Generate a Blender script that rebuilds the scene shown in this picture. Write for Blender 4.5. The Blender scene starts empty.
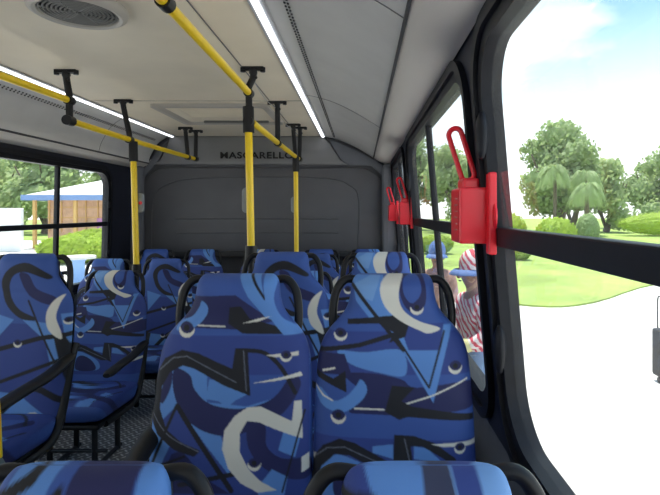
import bpy, bmesh, math, random
import numpy as np
from mathutils import Vector, Matrix
random.seed(7)
rng = np.random.default_rng(7)
PI = math.pi
scn = bpy.context.scene
COL = scn.collection

# ---------------------------------------------------------------- camera (eye of a passenger looking to the rear of the bus, +Y)
cam_d = bpy.data.cameras.new('camera'); cam = bpy.data.objects.new('camera', cam_d); COL.objects.link(cam)
cam.location = (0, 0, 0); cam.rotation_euler = (PI/2, 0, 0)
cam_d.sensor_width = 36; cam_d.lens = 500*36/660
cam_d.shift_x = -31/660; cam_d.shift_y = -35.5/660
cam_d.clip_start = 0.02; cam_d.clip_end = 500
scn.camera = cam

# ---------------------------------------------------------------- world, sun, exposure
w = bpy.data.worlds.new('sky'); scn.world = w; w.use_nodes = True
nt = w.node_tree; nt.nodes.clear()
def N(nt, t, **kw):
    n = nt.nodes.new(t)
    for k, v in kw.items(): setattr(n, k, v)
    return n
def LK(nt, a, b): nt.links.new(a, b)
tc = N(nt, 'ShaderNodeTexCoord'); sep = N(nt, 'ShaderNodeSeparateXYZ'); LK(nt, tc.outputs['Generated'], sep.inputs[0])
ramp = N(nt, 'ShaderNodeValToRGB'); LK(nt, sep.outputs['Z'], ramp.inputs[0])
e = ramp.color_ramp.elements
e[0].position = 0.0; e[0].color = (0.95, 0.98, 1, 1); e[1].position = 0.75; e[1].color = (0.16, 0.34, 0.60, 1)
m_ = e.new(0.17); m_.color = (0.66, 0.80, 0.92, 1)
m_ = e.new(0.34); m_.color = (0.24, 0.43, 0.58, 1)
mp = N(nt, 'ShaderNodeMapping'); mp.inputs['Scale'].default_value = (1.3, 1.3, 4.0); LK(nt, tc.outputs['Generated'], mp.inputs[0])
noi = N(nt, 'ShaderNodeTexNoise'); noi.inputs['Scale'].default_value = 1.6; noi.inputs['Detail'].default_value = 7; LK(nt, mp.outputs[0], noi.inputs[0])
cr = N(nt, 'ShaderNodeValToRGB'); LK(nt, noi.outputs['Fac'], cr.inputs[0])
cr.color_ramp.elements[0].position = 0.46; cr.color_ramp.elements[1].position = 0.66
mix = N(nt, 'ShaderNodeMixRGB'); LK(nt, cr.outputs[0], mix.inputs[0]); LK(nt, ramp.outputs[0], mix.inputs[1]); mix.inputs[2].default_value = (1.08, 1.08, 1.08, 1)
bg = N(nt, 'ShaderNodeBackground'); LK(nt, mix.outputs[0], bg.inputs[0]); bg.inputs[1].default_value = 1.3
wo = N(nt, 'ShaderNodeOutputWorld'); LK(nt, bg.outputs[0], wo.inputs[0])

sd = bpy.data.lights.new('sun', 'SUN'); sd.energy = 4.5; sd.angle = math.radians(1.0); sd.color = (1, 0.96, 0.88)
sun = bpy.data.objects.new('sun', sd); COL.objects.link(sun)
sun.rotation_euler = Vector((0.0, 0.18, 1.0)).to_track_quat('Z', 'Y').to_euler()

vs = scn.view_settings
vs.view_transform = 'Standard'; vs.look = 'None'; vs.gamma = 1; vs.use_curve_mapping = False
vs.exposure = 0.86
scn.cycles.max_bounces = 10; scn.cycles.diffuse_bounces = 6; scn.cycles.transparent_max_bounces = 24

# ---------------------------------------------------------------- materials
def s2l(c):
    return tuple(((x/255)/12.92 if x/255 <= 0.04045 else (((x/255)+0.055)/1.055)**2.4) for x in c)
def mat(name, col, rough=0.6, metal=0.0, noise=0.0, nscale=20, bump=0.0, bscale=200, emit=None, spec=0.5):
    m = bpy.data.materials.new(name); m.use_nodes = True
    nt = m.node_tree; b = nt.nodes['Principled BSDF']
    b.inputs['Base Color'].default_value = (*col, 1); b.inputs['Roughness'].default_value = rough
    b.inputs['Metallic'].default_value = metal; b.inputs['Specular IOR Level'].default_value = spec
    tc = N(nt, 'ShaderNodeTexCoord')
    if noise > 0:
        n = N(nt, 'ShaderNodeTexNoise'); n.inputs['Scale'].default_value = nscale; n.inputs['Detail'].default_value = 5
        LK(nt, tc.outputs['Object'], n.inputs[0])
        r = N(nt, 'ShaderNodeValToRGB'); LK(nt, n.outputs['Fac'], r.inputs[0])
        r.color_ramp.elements[0].position = 0.3; r.color_ramp.elements[1].position = 0.7
        r.color_ramp.elements[0].color = (*[c*(1-noise) for c in col], 1)
        r.color_ramp.elements[1].color = (*[min(1, c*(1+noise)) for c in col], 1)
        LK(nt, r.outputs[0], b.inputs['Base Color'])
    if bump > 0:
        n2 = N(nt, 'ShaderNodeTexNoise'); n2.inputs['Scale'].default_value = bscale; LK(nt, tc.outputs['Object'], n2.inputs[0])
        bm_ = N(nt, 'ShaderNodeBump'); bm_.inputs['Strength'].default_value = bump; bm_.inputs['Distance'].default_value = 0.004
        LK(nt, n2.outputs['Fac'], bm_.inputs['Height']); LK(nt, bm_.outputs[0], b.inputs['Normal'])
    if emit:
        b.inputs['Emission Color'].default_value = (*emit[0], 1); b.inputs['Emission Strength'].default_value = emit[1]
    return m

M = {}
M['ceiling'] = mat('ceiling_laminate', (0.84, 0.76, 0.62), 0.55, noise=0.05, nscale=3)
M['cove'] = mat('cove_plastic', (0.60, 0.595, 0.585), 0.5, noise=0.04, nscale=6)
M['strip'] = mat('pale_trim', (0.68, 0.64, 0.60), 0.5)
M['wall'] = mat('wall_plastic', (0.16, 0.17, 0.20), 0.5, noise=0.06, nscale=8, bump=0.15, bscale=400)
M['back'] = mat('rear_panel_plastic', (0.105, 0.107, 0.12), 0.55, noise=0.06, nscale=5, bump=0.25, bscale=500)
M['head'] = mat('rear_header_plastic', (0.22, 0.22, 0.23), 0.5, noise=0.04, nscale=6)
M['black'] = mat('black_plastic', (0.010, 0.010, 0.012), 0.42, spec=0.35)
M['rubber'] = mat('window_rubber', (0.008, 0.009, 0.014), 0.5, noise=0.2, nscale=30, spec=0.3)
M['pillar'] = mat('pillar_trim', (0.016, 0.019, 0.034), 0.5, noise=0.1, nscale=14, spec=0.3)
M['yellow'] = mat('yellow_paint', (0.95, 0.66, 0.015), 0.28)
M['led'] = mat('led_diffuser', (0.9, 0.9, 0.95), 0.4, emit=((0.93, 0.96, 1), 1.6))
M['housing'] = mat('led_housing', (0.45, 0.46, 0.48), 0.4)
M['red'] = mat('red_plastic', (0.88, 0.016, 0.035), 0.3)
M['redprint'] = mat('pale_print', (0.70, 0.25, 0.22), 0.6)
M['grille'] = mat('vent_grille', (0.15, 0.15, 0.145), 0.5)
M['ventrim'] = mat('vent_rim', (0.50, 0.47, 0.43), 0.45)
M['joint'] = mat('panel_joint', (0.16, 0.16, 0.17), 0.7)
M['dark'] = mat('dark_recess', (0.05, 0.05, 0.055), 0.7)
M['greyplate'] = mat('grey_button_housing', (0.28, 0.31, 0.34), 0.45)
M['steel'] = mat('steel_leg', (0.06, 0.06, 0.065), 0.35, metal=0.6)
M['concrete'] = mat('sunlit_concrete', (0.62, 0.60, 0.56), 0.9, noise=0.08, nscale=0.8)
M['lawn'] = mat('lawn_grass', (0.26, 0.36, 0.075), 0.9, noise=0.30, nscale=0.5, bump=0.4, bscale=30)
M['leaf'] = mat('tree_leaf', (0.25, 0.33, 0.15), 0.7, noise=0.35, nscale=0.6)
M['leaf2'] = mat('pale_tree_leaf', (0.33, 0.42, 0.20), 0.7, noise=0.35, nscale=0.6)
M['palm'] = mat('palm_leaf', (0.26, 0.36, 0.15), 0.6, noise=0.2, nscale=2)
M['hedge'] = mat('clipped_bush_leaf', (0.30, 0.42, 0.04), 0.7, noise=0.25, nscale=4)
M['bark'] = mat('bark', (0.13, 0.10, 0.075), 0.9, noise=0.3, nscale=6)
M['white'] = mat('white_paint', (0.80, 0.80, 0.78), 0.7)
M['bluefascia'] = mat('blue_fascia', (0.16, 0.27, 0.50), 0.6)
M['brick'] = mat('orange_brick', (0.62, 0.40, 0.26), 0.85, noise=0.15, nscale=3)
M['column'] = mat('ochre_column', (0.62, 0.40, 0.14), 0.8)
M['lightblue'] = mat('light_blue_paint', (0.25, 0.42, 0.72), 0.7)
M['skin'] = mat('skin', (0.28, 0.14, 0.09), 0.6)
M['case'] = mat('dark_case', (0.015, 0.014, 0.016), 0.6)
M['green'] = mat('green_strap', (0.02, 0.42, 0.22), 0.5)
M['capblue'] = mat('blue_cap', (0.10, 0.18, 0.42), 0.7)
M['tan'] = mat('tan_shirt', (0.42, 0.25, 0.20), 0.8, noise=0.25, nscale=14)
M['denim'] = mat('pale_denim', (0.22, 0.33, 0.52), 0.85, noise=0.15, nscale=20)
M['hairm'] = mat('dark_hair', (0.02, 0.015, 0.012), 0.7)

def translucent(m, col, f):
    nt = m.node_tree; b = nt.nodes['Principled BSDF']; o = nt.nodes['Material Output']
    t = N(nt, 'ShaderNodeBsdfTranslucent'); t.inputs[0].default_value = (*col, 1)
    x = N(nt, 'ShaderNodeMixShader'); x.inputs[0].default_value = f
    LK(nt, b.outputs[0], x.inputs[1]); LK(nt, t.outputs[0], x.inputs[2]); LK(nt, x.outputs[0], o.inputs[0])
for k_, c_ in (('leaf', (0.45, 0.58, 0.25)), ('leaf2', (0.55, 0.66, 0.30)), ('palm', (0.5, 0.62, 0.28)), ('hedge', (0.55, 0.70, 0.10))): translucent(M[k_], c_, 0.4)

def glass_mat():
    m = bpy.data.materials.new('window_glass'); m.use_nodes = True; nt = m.node_tree; nt.nodes.clear()
    t = N(nt, 'ShaderNodeBsdfTransparent'); t.inputs[0].default_value = (0.94, 0.96, 0.95, 1)
    g = N(nt, 'ShaderNodeBsdfGlossy'); g.inputs['Roughness'].default_value = 0.02
    d = N(nt, 'ShaderNodeBsdfDiffuse'); d.inputs[0].default_value = (0.8, 0.82, 0.78, 1)
    lwf = N(nt, 'ShaderNodeLayerWeight'); lwf.inputs[0].default_value = 0.5
    pw = N(nt, 'ShaderNodeMath', operation='POWER'); LK(nt, lwf.outputs['Facing'], pw.inputs[0]); pw.inputs[1].default_value = 4.5
    lw = N(nt, 'ShaderNodeMath', operation='MULTIPLY_ADD'); LK(nt, pw.outputs[0], lw.inputs[0]); lw.inputs[1].default_value = 0.6; lw.inputs[2].default_value = 0.03
    m1 = N(nt, 'ShaderNodeMixShader'); LK(nt, lw.outputs[0], m1.inputs[0]); LK(nt, t.outputs[0], m1.inputs[1]); LK(nt, g.outputs[0], m1.inputs[2])
    # dust film, thickened so its pale colour also hazes the view outside
    tcn = N(nt, 'ShaderNodeTexCoord'); no = N(nt, 'ShaderNodeTexNoise'); no.inputs['Scale'].default_value = 5; no.inputs['Detail'].default_value = 6
    LK(nt, tcn.outputs['Object'], no.inputs[0])
    mr = N(nt, 'ShaderNodeMapRange'); mr.inputs[1].default_value = 0.35; mr.inputs[2].default_value = 0.75; mr.inputs[3].default_value = 0.08; mr.inputs[4].default_value = 0.18
    LK(nt, no.outputs['Fac'], mr.inputs[0])
    m2 = N(nt, 'ShaderNodeMixShader'); LK(nt, mr.outputs[0], m2.inputs[0]); LK(nt, m1.outputs[0], m2.inputs[1]); LK(nt, d.outputs[0], m2.inputs[2])
    o = N(nt, 'ShaderNodeOutputMaterial'); LK(nt, m2.outputs[0], o.inputs[0]); return m
M['glass'] = glass_mat()

def attr_mat(name, rough, bump=0.25, bscale=900, sheen=0.0):
    m = bpy.data.materials.new(name); m.use_nodes = True; nt = m.node_tree; b = nt.nodes['Principled BSDF']
    a = N(nt, 'ShaderNodeAttribute'); a.attribute_name = 'dye'
    b.inputs['Roughness'].default_value = rough; LK(nt, a.outputs['Color'], b.inputs['Base Color'])
    b.inputs['Sheen Weight'].default_value = sheen
    tcn = N(nt, 'ShaderNodeTexCoord'); no = N(nt, 'ShaderNodeTexNoise'); no.inputs['Scale'].default_value = bscale
    LK(nt, tcn.outputs['Object'], no.inputs[0])
    n3 = N(nt, 'ShaderNodeTexNoise'); n3.inputs['Scale'].default_value = 9; LK(nt, tcn.outputs['Object'], n3.inputs[0])
    ad = N(nt, 'ShaderNodeMath', operation='MULTIPLY_ADD'); LK(nt, n3.outputs['Fac'], ad.inputs[0]); ad.inputs[1].default_value = 3.0; LK(nt, no.outputs['Fac'], ad.inputs[2])
    bp = N(nt, 'ShaderNodeBump'); bp.inputs['Strength'].default_value = bump; bp.inputs['Distance'].default_value = 0.003
    LK(nt, ad.outputs[0], bp.inputs['Height']); LK(nt, bp.outputs[0], b.inputs['Normal'])
    return m
M['fabric'] = attr_mat('printed_seat_fabric', 0.62)

def floor_mat():
    m = bpy.data.materials.new('chequer_plate_floor'); m.use_nodes = True; nt = m.node_tree; b = nt.nodes['Principled BSDF']
    tcn = N(nt, 'ShaderNodeTexCoord')
    outs = []
    for ang, off in ((PI/4, 0.0), (-PI/4, 0.5)):
        mp = N(nt, 'ShaderNodeMapping'); mp.inputs['Scale'].default_value = (22, 22, 22); mp.inputs['Location'].default_value = (off, off, 0)
        LK(nt, tcn.outputs['Object'], mp.inputs[0])
        fr = N(nt, 'ShaderNodeVectorMath', operation='FRACTION'); LK(nt, mp.outputs[0], fr.inputs[0])
        sb = N(nt, 'ShaderNodeVectorMath', operation='SUBTRACT'); LK(nt, fr.outputs[0], sb.inputs[0]); sb.inputs[1].default_value = (0.5, 0.5, 0)
        vr = N(nt, 'ShaderNodeVectorRotate', rotation_type='Z_AXIS'); LK(nt, sb.outputs[0], vr.inputs['Vector']); vr.inputs['Angle'].default_value = ang
        ml = N(nt, 'ShaderNodeVectorMath', operation='MULTIPLY'); LK(nt, vr.outputs[0], ml.inputs[0]); ml.inputs[1].default_value = (2.6, 7.5, 0)
        ln = N(nt, 'ShaderNodeVectorMath', operation='LENGTH'); LK(nt, ml.outputs[0], ln.inputs[0])
        mr = N(nt, 'ShaderNodeMapRange'); mr.inputs[1].default_value = 1.15; mr.inputs[2].default_value = 0.6; mr.inputs[3].default_value = 0; mr.inputs[4].default_value = 1
        LK(nt, ln.outputs['Value'], mr.inputs[0]); outs.append(mr.outputs[0])
    mx = N(nt, 'ShaderNodeMath', operation='MAXIMUM'); LK(nt, outs[0], mx.inputs[0]); LK(nt, outs[1], mx.inputs[1])
    c = N(nt, 'ShaderNodeMixRGB'); LK(nt, mx.outputs[0], c.inputs[0]); c.inputs[1].default_value = (0.26, 0.26, 0.27, 1); c.inputs[2].default_value = (0.85, 0.85, 0.87, 1)
    LK(nt, c.outputs[0], b.inputs['Base Color']); b.inputs['Metallic'].default_value = 0.25; b.inputs['Roughness'].default_value = 0.38
    bp = N(nt, 'ShaderNodeBump'); bp.inputs['Strength'].default_value = 0.9; bp.inputs['Distance'].default_value = 0.002
    LK(nt, mx.outputs[0], bp.inputs['Height']); LK(nt, bp.outputs[0], b.inputs['Normal'])
    return m
M['floor'] = floor_mat()

# ---------------------------------------------------------------- mesh helpers
def link(name, bm, m, parent=None, smooth=True, bevel=0.0):
    me = bpy.data.meshes.new(name)
    bmesh.ops.recalc_face_normals(bm, faces=bm.faces)
    bm.to_mesh(me); bm.free()
    if smooth:
        for p in me.polygons: p.use_smooth = True
    for x in (m if isinstance(m, (list, tuple)) else [m]): me.materials.append(x)
    o = bpy.data.objects.new(name, me); COL.objects.link(o)
    if bevel > 0:
        b = o.modifiers.new('bevel', 'BEVEL'); b.width = bevel; b.segments = 2; b.limit_method = 'ANGLE'; b.angle_limit = math.radians(40)
    if smooth:
        es = o.modifiers.new('split', 'EDGE_SPLIT'); es.split_angle = math.radians(45)
    if parent: o.parent = parent
    return o
def empty(name, loc, label, cat, group=None, rz=0):
    o = bpy.data.objects.new(name, None); COL.objects.link(o); o.location = loc; o.rotation_euler = (0, 0, rz)
    o.empty_display_size = 0.05
    tag(o, label, cat, group); return o
def tag(o, label, cat, group=None, kind=None):
    o['label'] = label; o['category'] = cat
    if group: o['group'] = group
    if kind: o['kind'] = kind
    return o
def struct(o): o['kind'] = 'structure'; return o
def box(bm, x0, x1, y0, y1, z0, z1):
    vs = [bm.verts.new(p) for p in ((x0,y0,z0),(x1,y0,z0),(x1,y1,z0),(x0,y1,z0),(x0,y0,z1),(x1,y0,z1),(x1,y1,z1),(x0,y1,z1))]
    for f in ((0,3,2,1),(4,5,6,7),(0,1,5,4),(1,2,6,5),(2,3,7,6),(3,0,4,7)): bm.faces.new([vs[i] for i in f])
    return vs
def smoothpath(pts, n=6):
    P = [Vector(p) for p in pts]
    if len(P) < 3: return P
    out = []
    for i in range(len(P)-1):
        a = P[i-1] if i > 0 else P[0]*2-P[1]; b = P[i]; c = P[i+1]; d = P[i+2] if i+2 < len(P) else P[-1]*2-P[-2]
        for k in range(n):
            t = k/n
            out.append(0.5*((2*b)+(c-a)*t+(2*a-5*b+4*c-d)*t*t+(3*b-a-3*c+d)*t**3))
    out.append(P[-1]); return out
def tube(bm, pts, r, n=12, closed=False, sy=1.0):
    P = [Vector(p) for p in pts]; K = len(P)
    rs = r if isinstance(r, (list, tuple)) else [r]*K
    rings = []; up = None
    for i in range(K):
        if closed: t = (P[(i+1) % K]-P[i-1]).normalized()
        else: t = (P[min(i+1, K-1)]-P[max(i-1, 0)]).normalized()
        if up is None:
            up = Vector((0,0,1)) if abs(t.z) < 0.9 else Vector((1,0,0))
        s = t.cross(up).normalized(); up = s.cross(t).normalized()
        rings.append([bm.verts.new(P[i]+(s*math.cos(a)+up*math.sin(a)*sy)*rs[i]) for a in [2*PI*j/n for j in range(n)]])
    for i in range(K if closed else K-1):
        A, B = rings[i], rings[(i+1) % K]
        for j in range(n): bm.faces.new((A[j], A[(j+1) % n], B[(j+1) % n], B[j]))
    if not closed:
        bm.faces.new(rings[0][::-1]); bm.faces.new(rings[-1])
def ball(bm, c, r, seg=12, rot=None):
    g = bmesh.ops.create_uvsphere(bm, u_segments=seg, v_segments=max(6, seg//2), radius=1)
    R = r if isinstance(r, (tuple, list)) else (r, r, r)
    for v in g['verts']:
        p = Vector((v.co.x*R[0], v.co.y*R[1], v.co.z*R[2]))
        if rot: p = rot @ p
        v.co = p+Vector(c)
def cyl(bm, a, b, r, n=20, r2=None): tube(bm, [a, b], [r, r if r2 is None else r2], n)
def sheet(bm, rows, close=False):
    V = [[bm.verts.new(p) for p in r] for r in rows]
    for i in range(len(V)-1):
        for j in range(len(V[i])-1): bm.faces.new((V[i][j], V[i][j+1], V[i+1][j+1], V[i+1][j]))
    return V
def profile_extrude(bm, prof, y0, y1, th=0.02, ny=1):
    """prof: list of (x,z) ; gives a slab of thickness th above it, running from y0 to y1"""
    top = []
    for i, (x, z) in enumerate(prof):
        a = Vector(prof[max(i-1, 0)]); b = Vector(prof[min(i+1, len(prof)-1)]); t = (b-a).normalized(); n = Vector((-t.y, t.x))
        if n.y < 0: n = -n
        top.append((x+n.x*th, z+n.y*th))
    loop = list(prof)+top[::-1]
    ra = [bm.verts.new((x, y0, z)) for x, z in loop]; rb = [bm.verts.new((x, y1, z)) for x, z in loop]
    n = len(loop)
    for i in range(n): bm.faces.new((ra[i], ra[(i+1) % n], rb[(i+1) % n], rb[i]))
    K = len(prof)
    for i in range(K-1):
        for r in (ra, rb): bm.faces.new((r[i], r[i+1], r[n-2-i], r[n-1-i]))

# ---------------------------------------------------------------- structure of the bus
FL = -1.27; CZ = 0.73; Y0 = -6.8; YB = 4.85; XC = -0.92
def XR(z): return 0.327-0.084*z
def XL(z): return -2.155+0.022*z
GROUND = -2.05

bm = bmesh.new(); box(bm, XL(FL)-0.02, XR(FL)+0.02, Y0, YB+0.05, FL-0.08, FL)
struct(link('floor', bm, M['floor'], smooth=False))
bm = bmesh.new(); box(bm, -1.86, -0.34, Y0, YB+0.05, CZ, CZ+0.03)
# raised seams
for y in (3.26, 0.9, -1.4): box(bm, -1.84, -0.37, y, y+0.006, CZ-0.003, CZ+0.001)
struct(link('ceiling', bm, M['ceiling'], smooth=False))
bm = bmesh.new()
for x in (-0.60,): box(bm, x, x+0.004, Y0, YB, CZ-0.004, CZ)
for y in (3.26, 0.9): box(bm, -1.84, -0.37, y+0.006, y+0.012, CZ-0.004, CZ)
struct(link('trim_1', bm, M['joint'], smooth=False))
bm = bmesh.new(); box(bm, -2.30, 0.46, Y0-0.3, YB+0.25, 0.80, 0.86)
struct(link('trim_2', bm, M['white'], smooth=False))     # outer roof skin

def cove(side):
    if side > 0:
        P = [(-0.345, 0.728), (-0.27, 0.712), (-0.18, 0.685), (-0.10, 0.65), (-0.02, 0.607), (0.06, 0.56), (0.115, 0.525)]
        Q = [(0.125, 0.519), (0.16, 0.492), (0.21, 0.472), (0.28, 0.462)]
    else:
        P = [(-1.865, 0.728), (-1.91, 0.70), (-1.96, 0.655), (-2.0, 0.59), (-2.03, 0.53), (-2.045, 0.475)]
        Q = [(-2.048, 0.465), (-2.08, 0.44), (-2.14, 0.415)]
    n = 'right' if side > 0 else 'left'
    bm = bmesh.new(); profile_extrude(bm, smooth2(P), Y0, YB+0.02, 0.012)
    o = link('ceiling_cove_'+n, bm, M['cove']); struct(o)
    bm = bmesh.new(); profile_extrude(bm, smooth2(Q), Y0, YB+0.02, 0.012)
    struct(link('trim_cove_'+n, bm, M['strip']))
    # dark joint between cove panel and strip
    (ax, az), (bx_, bz) = P[-1], Q[0]
    bm = bmesh.new(); tube(bm, [((ax+bx_)/2, Y0, (az+bz)/2-0.002), ((ax+bx_)/2, YB, (az+bz)/2-0.002)], 0.006, 8)
    struct(link('trim_joint_'+n, bm, M['dark']))
    # cross joints of the panels
    bm = bmesh.new()
    for y in ((1.35, 3.1) if side > 0 else (1.6, 3.9)):
        tube(bm, [(x, y, z-0.0005) for x, z in smooth2(P)], 0.0022, 6)
    struct(link('trim_crossjoint_'+n, bm, M['joint']))
    # perforation slots near the light strip
    (x0, z0), (x1, z1) = (P[1], P[2]) if side > 0 else (P[1], P[2])
    t = Vector((x1-x0, 0, z1-z0)).normalized(); nrm = Vector((-t.z, 0, t.x)); nrm = nrm if nrm.z < 0 else -nrm
    c = Vector(((x0+x1)/2, 0, (z0+z1)/2)) + nrm*0.001
    if side > 0: c = Vector(((x0*0.8+x1*0.2), 0, z0*0.8+z1*0.2-0.003))+nrm*0.0
    bm = bmesh.new(); y = 0.3
    while y < 4.7:
        for k in (0, 1):
            q = c+t*(0.012*k-0.006)
            a = q-t*0.0035; b = q+t*0.0035
            v = [bm.verts.new(p+nrm*0.0025) for p in (a+Vector((0, y, 0)), b+Vector((0, y, 0)), b+Vector((0, y+0.008, 0)), a+Vector((0, y+0.008, 0)))]
            u = [bm.verts.new(x.co-nrm*0.004) for x in v]
            bm.faces.new(v)
            for i in range(4): bm.faces.new((v[i], v[(i+1) % 4], u[(i+1) % 4], u[i]))
        y += 0.030
    struct(link('trim_perforation_'+n, bm, M['dark'], smooth=False))
def smooth2(P): return [(p.x, p.y) for p in smoothpath([Vector((a, b, 0)) for a, b in P], 4)]
cove(1); cove(-1)

def rrect(y0, y1, z0, z1, r, n=8):
    """rounded rectangle, 4*(n+1) points"""
    out = []
    for cx, cz, a0 in ((y1-r, z1-r, 0), (y0+r, z1-r, PI/2), (y0+r, z0+r, PI), (y1-r, z0+r, 1.5*PI)):
        for k in range(n+1):
            a = a0+k*PI/2/n
            out.append((cx+r*math.cos(a), cz+r*math.sin(a)))
    return out
def ringmesh(bm, A, B, fx, d0, d1):
    """band between loops A and B in (y,z); faces at depth offsets d0 and d1 from the wall plane"""
    n = len(A)
    a0 = [bm.verts.new((fx(z)+d0, y, z)) for y, z in A]; b0 = [bm.verts.new((fx(z)+d0, y, z)) for y, z in B]
    a1 = [bm.verts.new((fx(z)+d1, y, z)) for y, z in A]; b1 = [bm.verts.new((fx(z)+d1, y, z)) for y, z in B]
    for i in range(n):
        j = (i+1) % n
        bm.faces.new((a0[i], a0[j], b0[j], b0[i])); bm.faces.new((a1[i], b1[i], b1[j], a1[j]))
        bm.faces.new((a0[i], a1[i], a1[j], a0[j])); bm.faces.new((b0[i], b0[j], b1[j], b1[i]))
def lean_box(bm, fx, y0, y1, z0, z1, d0, d1):
    v = [bm.verts.new(p) for p in ((fx(z0)+d0,y0,z0),(fx(z0)+d1,y0,z0),(fx(z0)+d1,y1,z0),(fx(z0)+d0,y1,z0),(fx(z1)+d0,y0,z1),(fx(z1)+d1,y0,z1),(fx(z1)+d1,y1,z1),(fx(z1)+d0,y1,z1))]
    for f in ((0,3,2,1),(4,5,6,7),(0,1,5,4),(1,2,6,5),(2,3,7,6),(3,0,4,7)): bm.faces.new([v[i] for i in f])

def side_wall(side, spans, mullions, bars, ztop, zsill, first):
    fx = XR if side > 0 else XL
    s = side
    nm = 'right' if s > 0 else 'left'
    bm = bmesh.new()
    lean_box(bm, fx, Y0, YB+0.05, FL-0.02, zsill-0.075, 0, s*0.05)
    struct(link('wall_'+nm, bm, M['wall'], smooth=False))
    bm = bmesh.new()
    lean_box(bm, fx, Y0, YB+0.05, ztop+0.065, 0.79, -s*0.0, s*0.05)
    edges = [Y0]
    for a, b in spans: edges += [a-0.06, b+0.06]
    edges.append(YB+0.05)
    for i in range(0, len(edges), 2): lean_box(bm, fx, edges[i], edges[i+1], zsill-0.075, ztop+0.065, 0, s*0.05)
    struct(link('wall_'+nm+'_pillars', bm, M['pillar'], smooth=False))
    for i, (a, b) in enumerate(spans):
        k = first+i
        outer = rrect(a-0.061, b+0.061, zsill-0.076, ztop+0.066, 0.004)
        mid = rrect(a-0.055, b+0.055, zsill-0.07, ztop+0.06, 0.16)
        inn = rrect(a, b, zsill, ztop, 0.125)
        bm = bmesh.new(); ringmesh(bm, outer, mid, fx, 0, s*0.05)
        w = link('window_%d' % k, bm, M['pillar'], smooth=False); struct(w)
        bm = bmesh.new()
        ringmesh(bm, mid, rrect(a-0.03, b+0.03, zsill-0.04, ztop+0.03, 0.14), fx, -s*0.018, s*0.045)
        ringmesh(bm, rrect(a-0.03, b+0.03, zsill-0.04, ztop+0.03, 0.14), inn, fx, -s*0.006, s*0.045)
        link('window_frame', bm, M['rubber'], w)
        bz0, bz1 = bars
        bm = bmesh.new(); lean_box(bm, fx, a-0.01, b+0.01, bz0, bz1, s*0.0, s*0.03)
        link('rail', bm, M['rubber'], w, smooth=False, bevel=0.004)
        for mu in mullions[i]:
            bm = bmesh.new(); lean_box(bm, fx, mu-0.016, mu+0.016, zsill-0.005, ztop+0.005, s*0.005, s*0.032)
            link('mullion', bm, M['rubber'], w, smooth=False, bevel=0.003)
        bm = bmesh.new()
        P = rrect(a-0.01, b+0.01, zsill-0.01, ztop+0.01, 0.105)
        v0 = [bm.verts.new((fx(z)+s*0.020, y, z)) for y, z in P]
        bm.faces.new(v0)
        link('window_glass', bm, M['glass'], w, smooth=False)
        # catches on the rubber at the rear edge and the front edge
        for y, z in ((b+0.004, 0.19), (b+0.004, -0.34)) if s > 0 else ((b, 0.06), (b, -0.35)):
            bm = bmesh.new()
            ball(bm, (fx(z)-s*0.012, y, z), (0.016, 0.020, 0.062 if s > 0 else 0.03), 14)
            link('catch', bm, M['rubber'], w)
side_wall(1, [(-6.3, -3.7), (-3.3, -1.0), (-0.70, 1.235), (1.43, 3.13), (3.42, 4.62)], [[-5.0], [-2.1], [0.28], [2.32], [4.05]], (-0.085, -0.038), 0.398, -0.55, 1)
side_wall(-1, [(-3.3, -1.3), (-1.1, 0.45), (0.65, 2.35), (2.55, 4.25)], [[-2.3], [-0.3], [1.5], [3.57]], (-0.118, -0.083), 0.325, -0.55, 6)

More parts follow.
